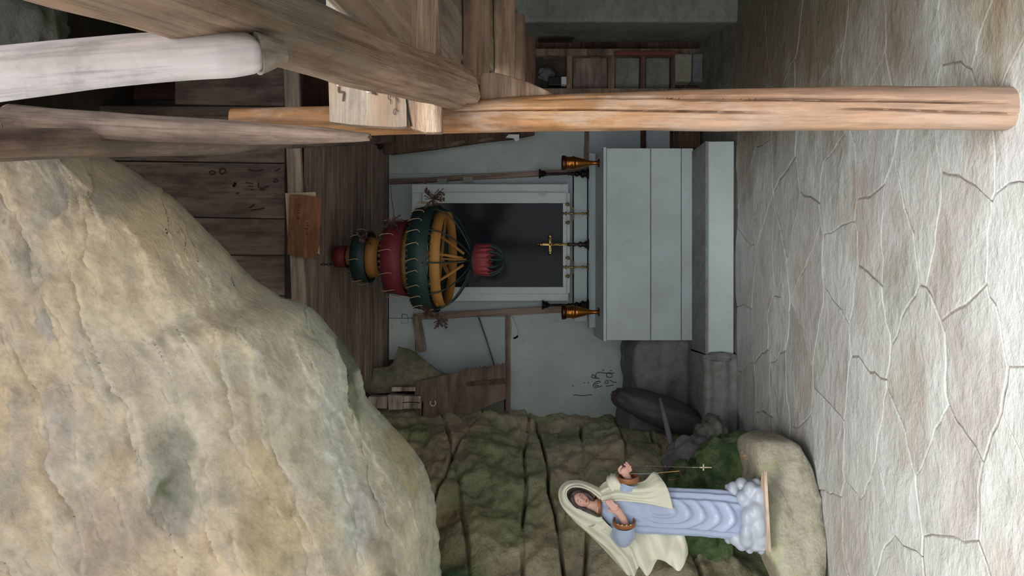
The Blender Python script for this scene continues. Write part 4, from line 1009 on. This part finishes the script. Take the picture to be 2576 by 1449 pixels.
cloth('mantle_front',rows,90,70,amp=2,fq=3,th=.006,rid=lambda u,v:3.0*math.sin(v*17+u*1.5)*math.sin(PI*min(1,u+.15)))
m=MB()
for a in ((1534,1206,-4,13,7),(1541,1200,-6,12,6),(1548,1200,-8,11,6),(1554,1203,-9,10,6)):
    m.tube(spline([sp(a[0]-2,a[1]-6,a[2]+10),sp(a[0]-4,a[1],a[2]-8),sp(a[0]+1,a[1]+a[3],a[2]-16),sp(a[0]+10,a[1]+a[3]+16,a[2]-16)],14),[a[4]*SS*(.6+.4*math.sin(PI*i/13)) for i in range(14)],12)
m.make('mantle_folds',CREAM,st,remesh=.003,soft=3)
# rosary
ros=root('rosary',sp(1700,1175,-30),'thin beaded rosary with a cross hanging from the raised hand','rosary')
BD=plain('dark_bead',(96,84,78),.4); BB=plain('blue_bead',(110,140,150),.4); BY=plain('amber_bead',(176,140,70),.4); BRD=plain('red_bead',(120,50,46),.4)
def beads(pts,n,mat,r=.9,every=None):
    q=spline(pts,n); m=MB()
    for i,p in enumerate(q): m.ball(p,r*SS*(1.5 if every and i%every==0 else 1),6,4)
    return m
beads([sp(1580,1163,-32),sp(1640,1165,-32),sp(1700,1167,-32),sp(1732,1168,-32)],52,BD,1.2,6).make('beads',BD,ros)
beads([sp(1582,1184,-30),sp(1612,1184,-32),sp(1644,1182,-32)],32,BB,1.1).make('beads',BB,ros)['label']='blue beads'
beads([sp(1646,1182,-32),sp(1680,1179,-32),sp(1703,1177,-32)],26,BY,1.2).make('beads',BY,ros)['label']='amber beads'
beads([sp(1703,1177,-32),sp(1706,1190,-31),sp(1690,1198,-31),sp(1676,1198,-31)],12,BRD,1.2).make('beads',BRD,ros)['label']='red beads'
m=MB().box(sp(1752,1167,-31),sp(1782,1169.4,-33)).box(sp(1760,1160,-31),sp(1763,1176,-33)).tube([sp(1732,1168,-32),sp(1752,1168,-32)],.5*SS,5)
m.make('cross',plain('pale_cross',(196,186,160),.4,.3),ros)
# ---------------- hanging wooden candle crown ----------------
DC=5.0; SC_=DC/F
RED=plain('crown_red',(122,44,50),.6,0,.15); GRN=plain('crown_green',(34,56,54),.55,0,.15); YEL=plain('crown_yellow',(178,126,62),.6,0,.15); WIR=plain('crown_wire',(40,56,54),.5); CUPR=plain('cup_red',(150,62,64),.6,0,.1)
TWG=plain('dried_flower',(96,72,62),.85,0,.2); STRW=plain('straw',(190,158,120),.7)
top=P(772,665,4.92)
cr_=root('hanging_crown',P(1060,648,DC),'tiered red green and yellow wreath crown hanging before the window','chandelier')
# crown frame: local z up, tilted a little toward the viewer
ang=math.radians(-6); roll_=math.radians(1.5)
CM=Matrix.Translation(P(1060,650,DC))@Matrix.Rotation(roll_,4,'Y')@Matrix.Rotation(ang,4,'X')
def cz(x): return (1060-x)*SC_
def ring_(r0,r1,xa,xb,mat,name,n=64,th=.004,wave=0,M=CM):
    m=MB(); pr=[(r0*SC_,cz(xa)),(r1*SC_,cz(xb)),((r1*SC_-th),cz(xb)),((r0*SC_-th),cz(xa))]; V=[]
    for i in range(n):
        a=2*PI*i/n
        for j,(r,z) in enumerate(pr):
            zz=z+(wave*SC_*math.sin(a*22) if j in(1,2) else 0); V.append(M@Vector((r*math.cos(a),r*math.sin(a),zz)))
    Fc=[]
    for i in range(n):
        for j in range(4): Fc.append((i*4+j,((i+1)%n)*4+j,((i+1)%n)*4+(j+1)%4,i*4+(j+1)%4))
    return m.add(V,Fc).make(name,mat,cr_)
ring_(26,29,838,869,RED,'ring'); ring_(22,20,870,886,YEL,'ring')
ring_(62,66,893,931,GRN,'ring'); ring_(54,46,929,958,YEL,'ring')
ring_(90,97,978,1030,RED,'ring'); ring_(80,76,1022,1046,YEL,'ring')
ring_(126,136,1050,1104,GRN,'ring')
ring_(122,118,1106,1130,YEL,'ring')
# inner yellow cross slats
for (xa,rr) in ((884,20),(935,50),(1036,86),(1112,124)):
    for k in range(2):
        a=.35+k*PI/2; m=MB(); dx,dy=math.cos(a),math.sin(a); wd=9*SC_
        z=cz(xa); V=[]
        for s_ in (-1,1):
            for q_ in (-1,1):
                for h in (-.003,.003): V.append(CM@Vector((dx*rr*SC_*s_-dy*wd*q_,dy*rr*SC_*s_+dx*wd*q_,z+h+.002*k)))
        m.add(V,[(0,1,3,2),(4,6,7,5),(0,4,5,1),(2,3,7,6),(0,2,6,4),(1,5,7,3)]).make('slat',YEL,cr_,smooth=False)
# vertical hangers (yellow strips) and axis rod
for a in (.2,1.77,3.34,4.9):
    m=MB(); pts=[Vector((math.cos(a)*r*SC_,math.sin(a)*r*SC_,cz(x))) for x,r in ((870,18),(925,34),(960,30),(1000,60),(1050,64),(1100,60),(1168,14))]
    m.tube([CM@p for p in spline(pts,24)],.010,6,flat=.3); m.make('strip',YEL,cr_)
MB().tube([CM@Vector((0,0,cz(x))) for x in (840,1000,1175)],.006,8).make('rod',YEL,cr_)
# wire dome
for k in range(10):
    a=2*PI*k/10+.2; pts=[(134,1092),(120,1130),(88,1158),(48,1178),(14,1188),(4,1190)]
    MB().tube([CM@p for p in spline([Vector((math.cos(a)*r*SC_,math.sin(a)*r*SC_,cz(x))) for r,x in pts],20)],.0055,6).make('wire',WIR,cr_)
# lower cup with zigzag hem and green basket
ring_(30,40,1189,1198,WIR,'cup_top')
m=MB();V=[];n=72
for i in range(n):
    a=2*PI*i/n; tz=5*(1-abs((i%4)/2-1))
    for r,x in ((40,1197),(41,1230+2*tz),(39.5,1230+2*tz),(38.5,1197)): V.append(CM@Vector((r*SC_*math.cos(a),r*SC_*math.sin(a),cz(x))))
m.add(V,[(i*4+j,((i+1)%n)*4+j,((i+1)%n)*4+(j+1)%4,i*4+(j+1)%4) for i in range(n) for j in range(4)]).make('cup',CUPR,cr_)
for k in range(12):
    a=2*PI*k/12; MB().tube([CM@p for p in spline([Vector((math.cos(a)*r*SC_,math.sin(a)*r*SC_,cz(x))) for r,x in ((38,1228),(37,1242),(30,1256),(16,1266),(2,1270))],14)],.006,6,flat=.5).make('basket_rib',WIR,cr_)
# saw-tooth fringes and straw loops on the rings
m=MB()
for r,x,nn in ((64,893,30),(92,980,44),(131,1056,60),(130,1104,56),(94,1028,40)):
    for k in range(nn):
        a=2*PI*k/nn; r0=Vector((math.cos(a)*r*SC_,math.sin(a)*r*SC_,cz(x))); u=Vector((-math.sin(a),math.cos(a),0))
        dn=Vector((math.cos(a)*.2,math.sin(a)*.2,(1 if x<1080 and x!=1028 else -1)))
        m.add([CM@(r0-u*.009),CM@(r0+u*.009),CM@(r0+dn*.020)],[(0,1,2)])
m.make('fringe',GRN,cr_,smooth=False)['kind']='stuff'
m=MB()
for r,x0,x1,nn in ((137,1056,1098,26),(97,980,1024,12),(67,896,926,7)):
    for k in range(nn):
        a=2*PI*(k+.3*R.random())/nn
        if math.sin(a)>.75: pass
        pts=[Vector((math.cos(a+e)*(r+b)*SC_,math.sin(a+e)*(r+b)*SC_,cz(x))) for x,b,e in ((x0-6,2,0),(x0+6,5,.03),((x0+x1)/2,3,.06),((x0+x1)/2+6,1,.02))]
        m.tube([CM@p for p in spline(pts,7)],.0026,4)
m.make('straw_loops',STRW,cr_)['kind']='stuff'
def sprig(x,y,rr,nb,seed,d=4.85):
    q=random.Random(seed); m=MB(); c=P(x,y,d)
    for k in range(nb):
        v=Vector((q.uniform(-1,1),q.uniform(-1,1),q.uniform(-1,1)))*rr*SC_
        m.tube(spline([c,c+v*.5+Vector((0,0,.012)),c+v],5),.0022,4)
        p=c+v; a=Vector((q.uniform(-1,1),q.uniform(-1,1),q.uniform(-1,1)))*.013; b=Vector((q.uniform(-1,1),q.uniform(-1,1),q.uniform(-1,1)))*.013
        m.add([p-a,p+b,p+a,p-b],[(0,1,2,3)]); m.add([c+v*.7-b,c+v*.7+a,c+v*.7+b],[(0,1,2)])
    return m.make('dried_sprig',TWG,cr_,smooth=False)
sprig(1092,500,26,46,1); sprig(1108,806,18,26,2); sprig(992,560,22,34,3); sprig(1072,785,16,20,4); sprig(915,600,14,16,5)
m=MB()
for k in range(9):
    a=P(778+k*7,665,4.97); m.tube([a+Vector((.008*math.cos(t*PI/4)*(1 if k%2 else .2),.008*math.cos(t*PI/4)*(.2 if k%2 else 1),.011*math.sin(t*PI/4))) for t in range(9)],.0022,5)
m.make('chain',BLK,cr_)
MB().tube([P(776,665,4.97),P(768,665,4.9),P(764,665,4.76)],.004,6).make('hook',BLK,cr_)
MB().tube([P(983,468,5.6),P(985,500,5.4),P(992,545,5.0)],.0018,5).make('hanging_wire',BLK,cr_)
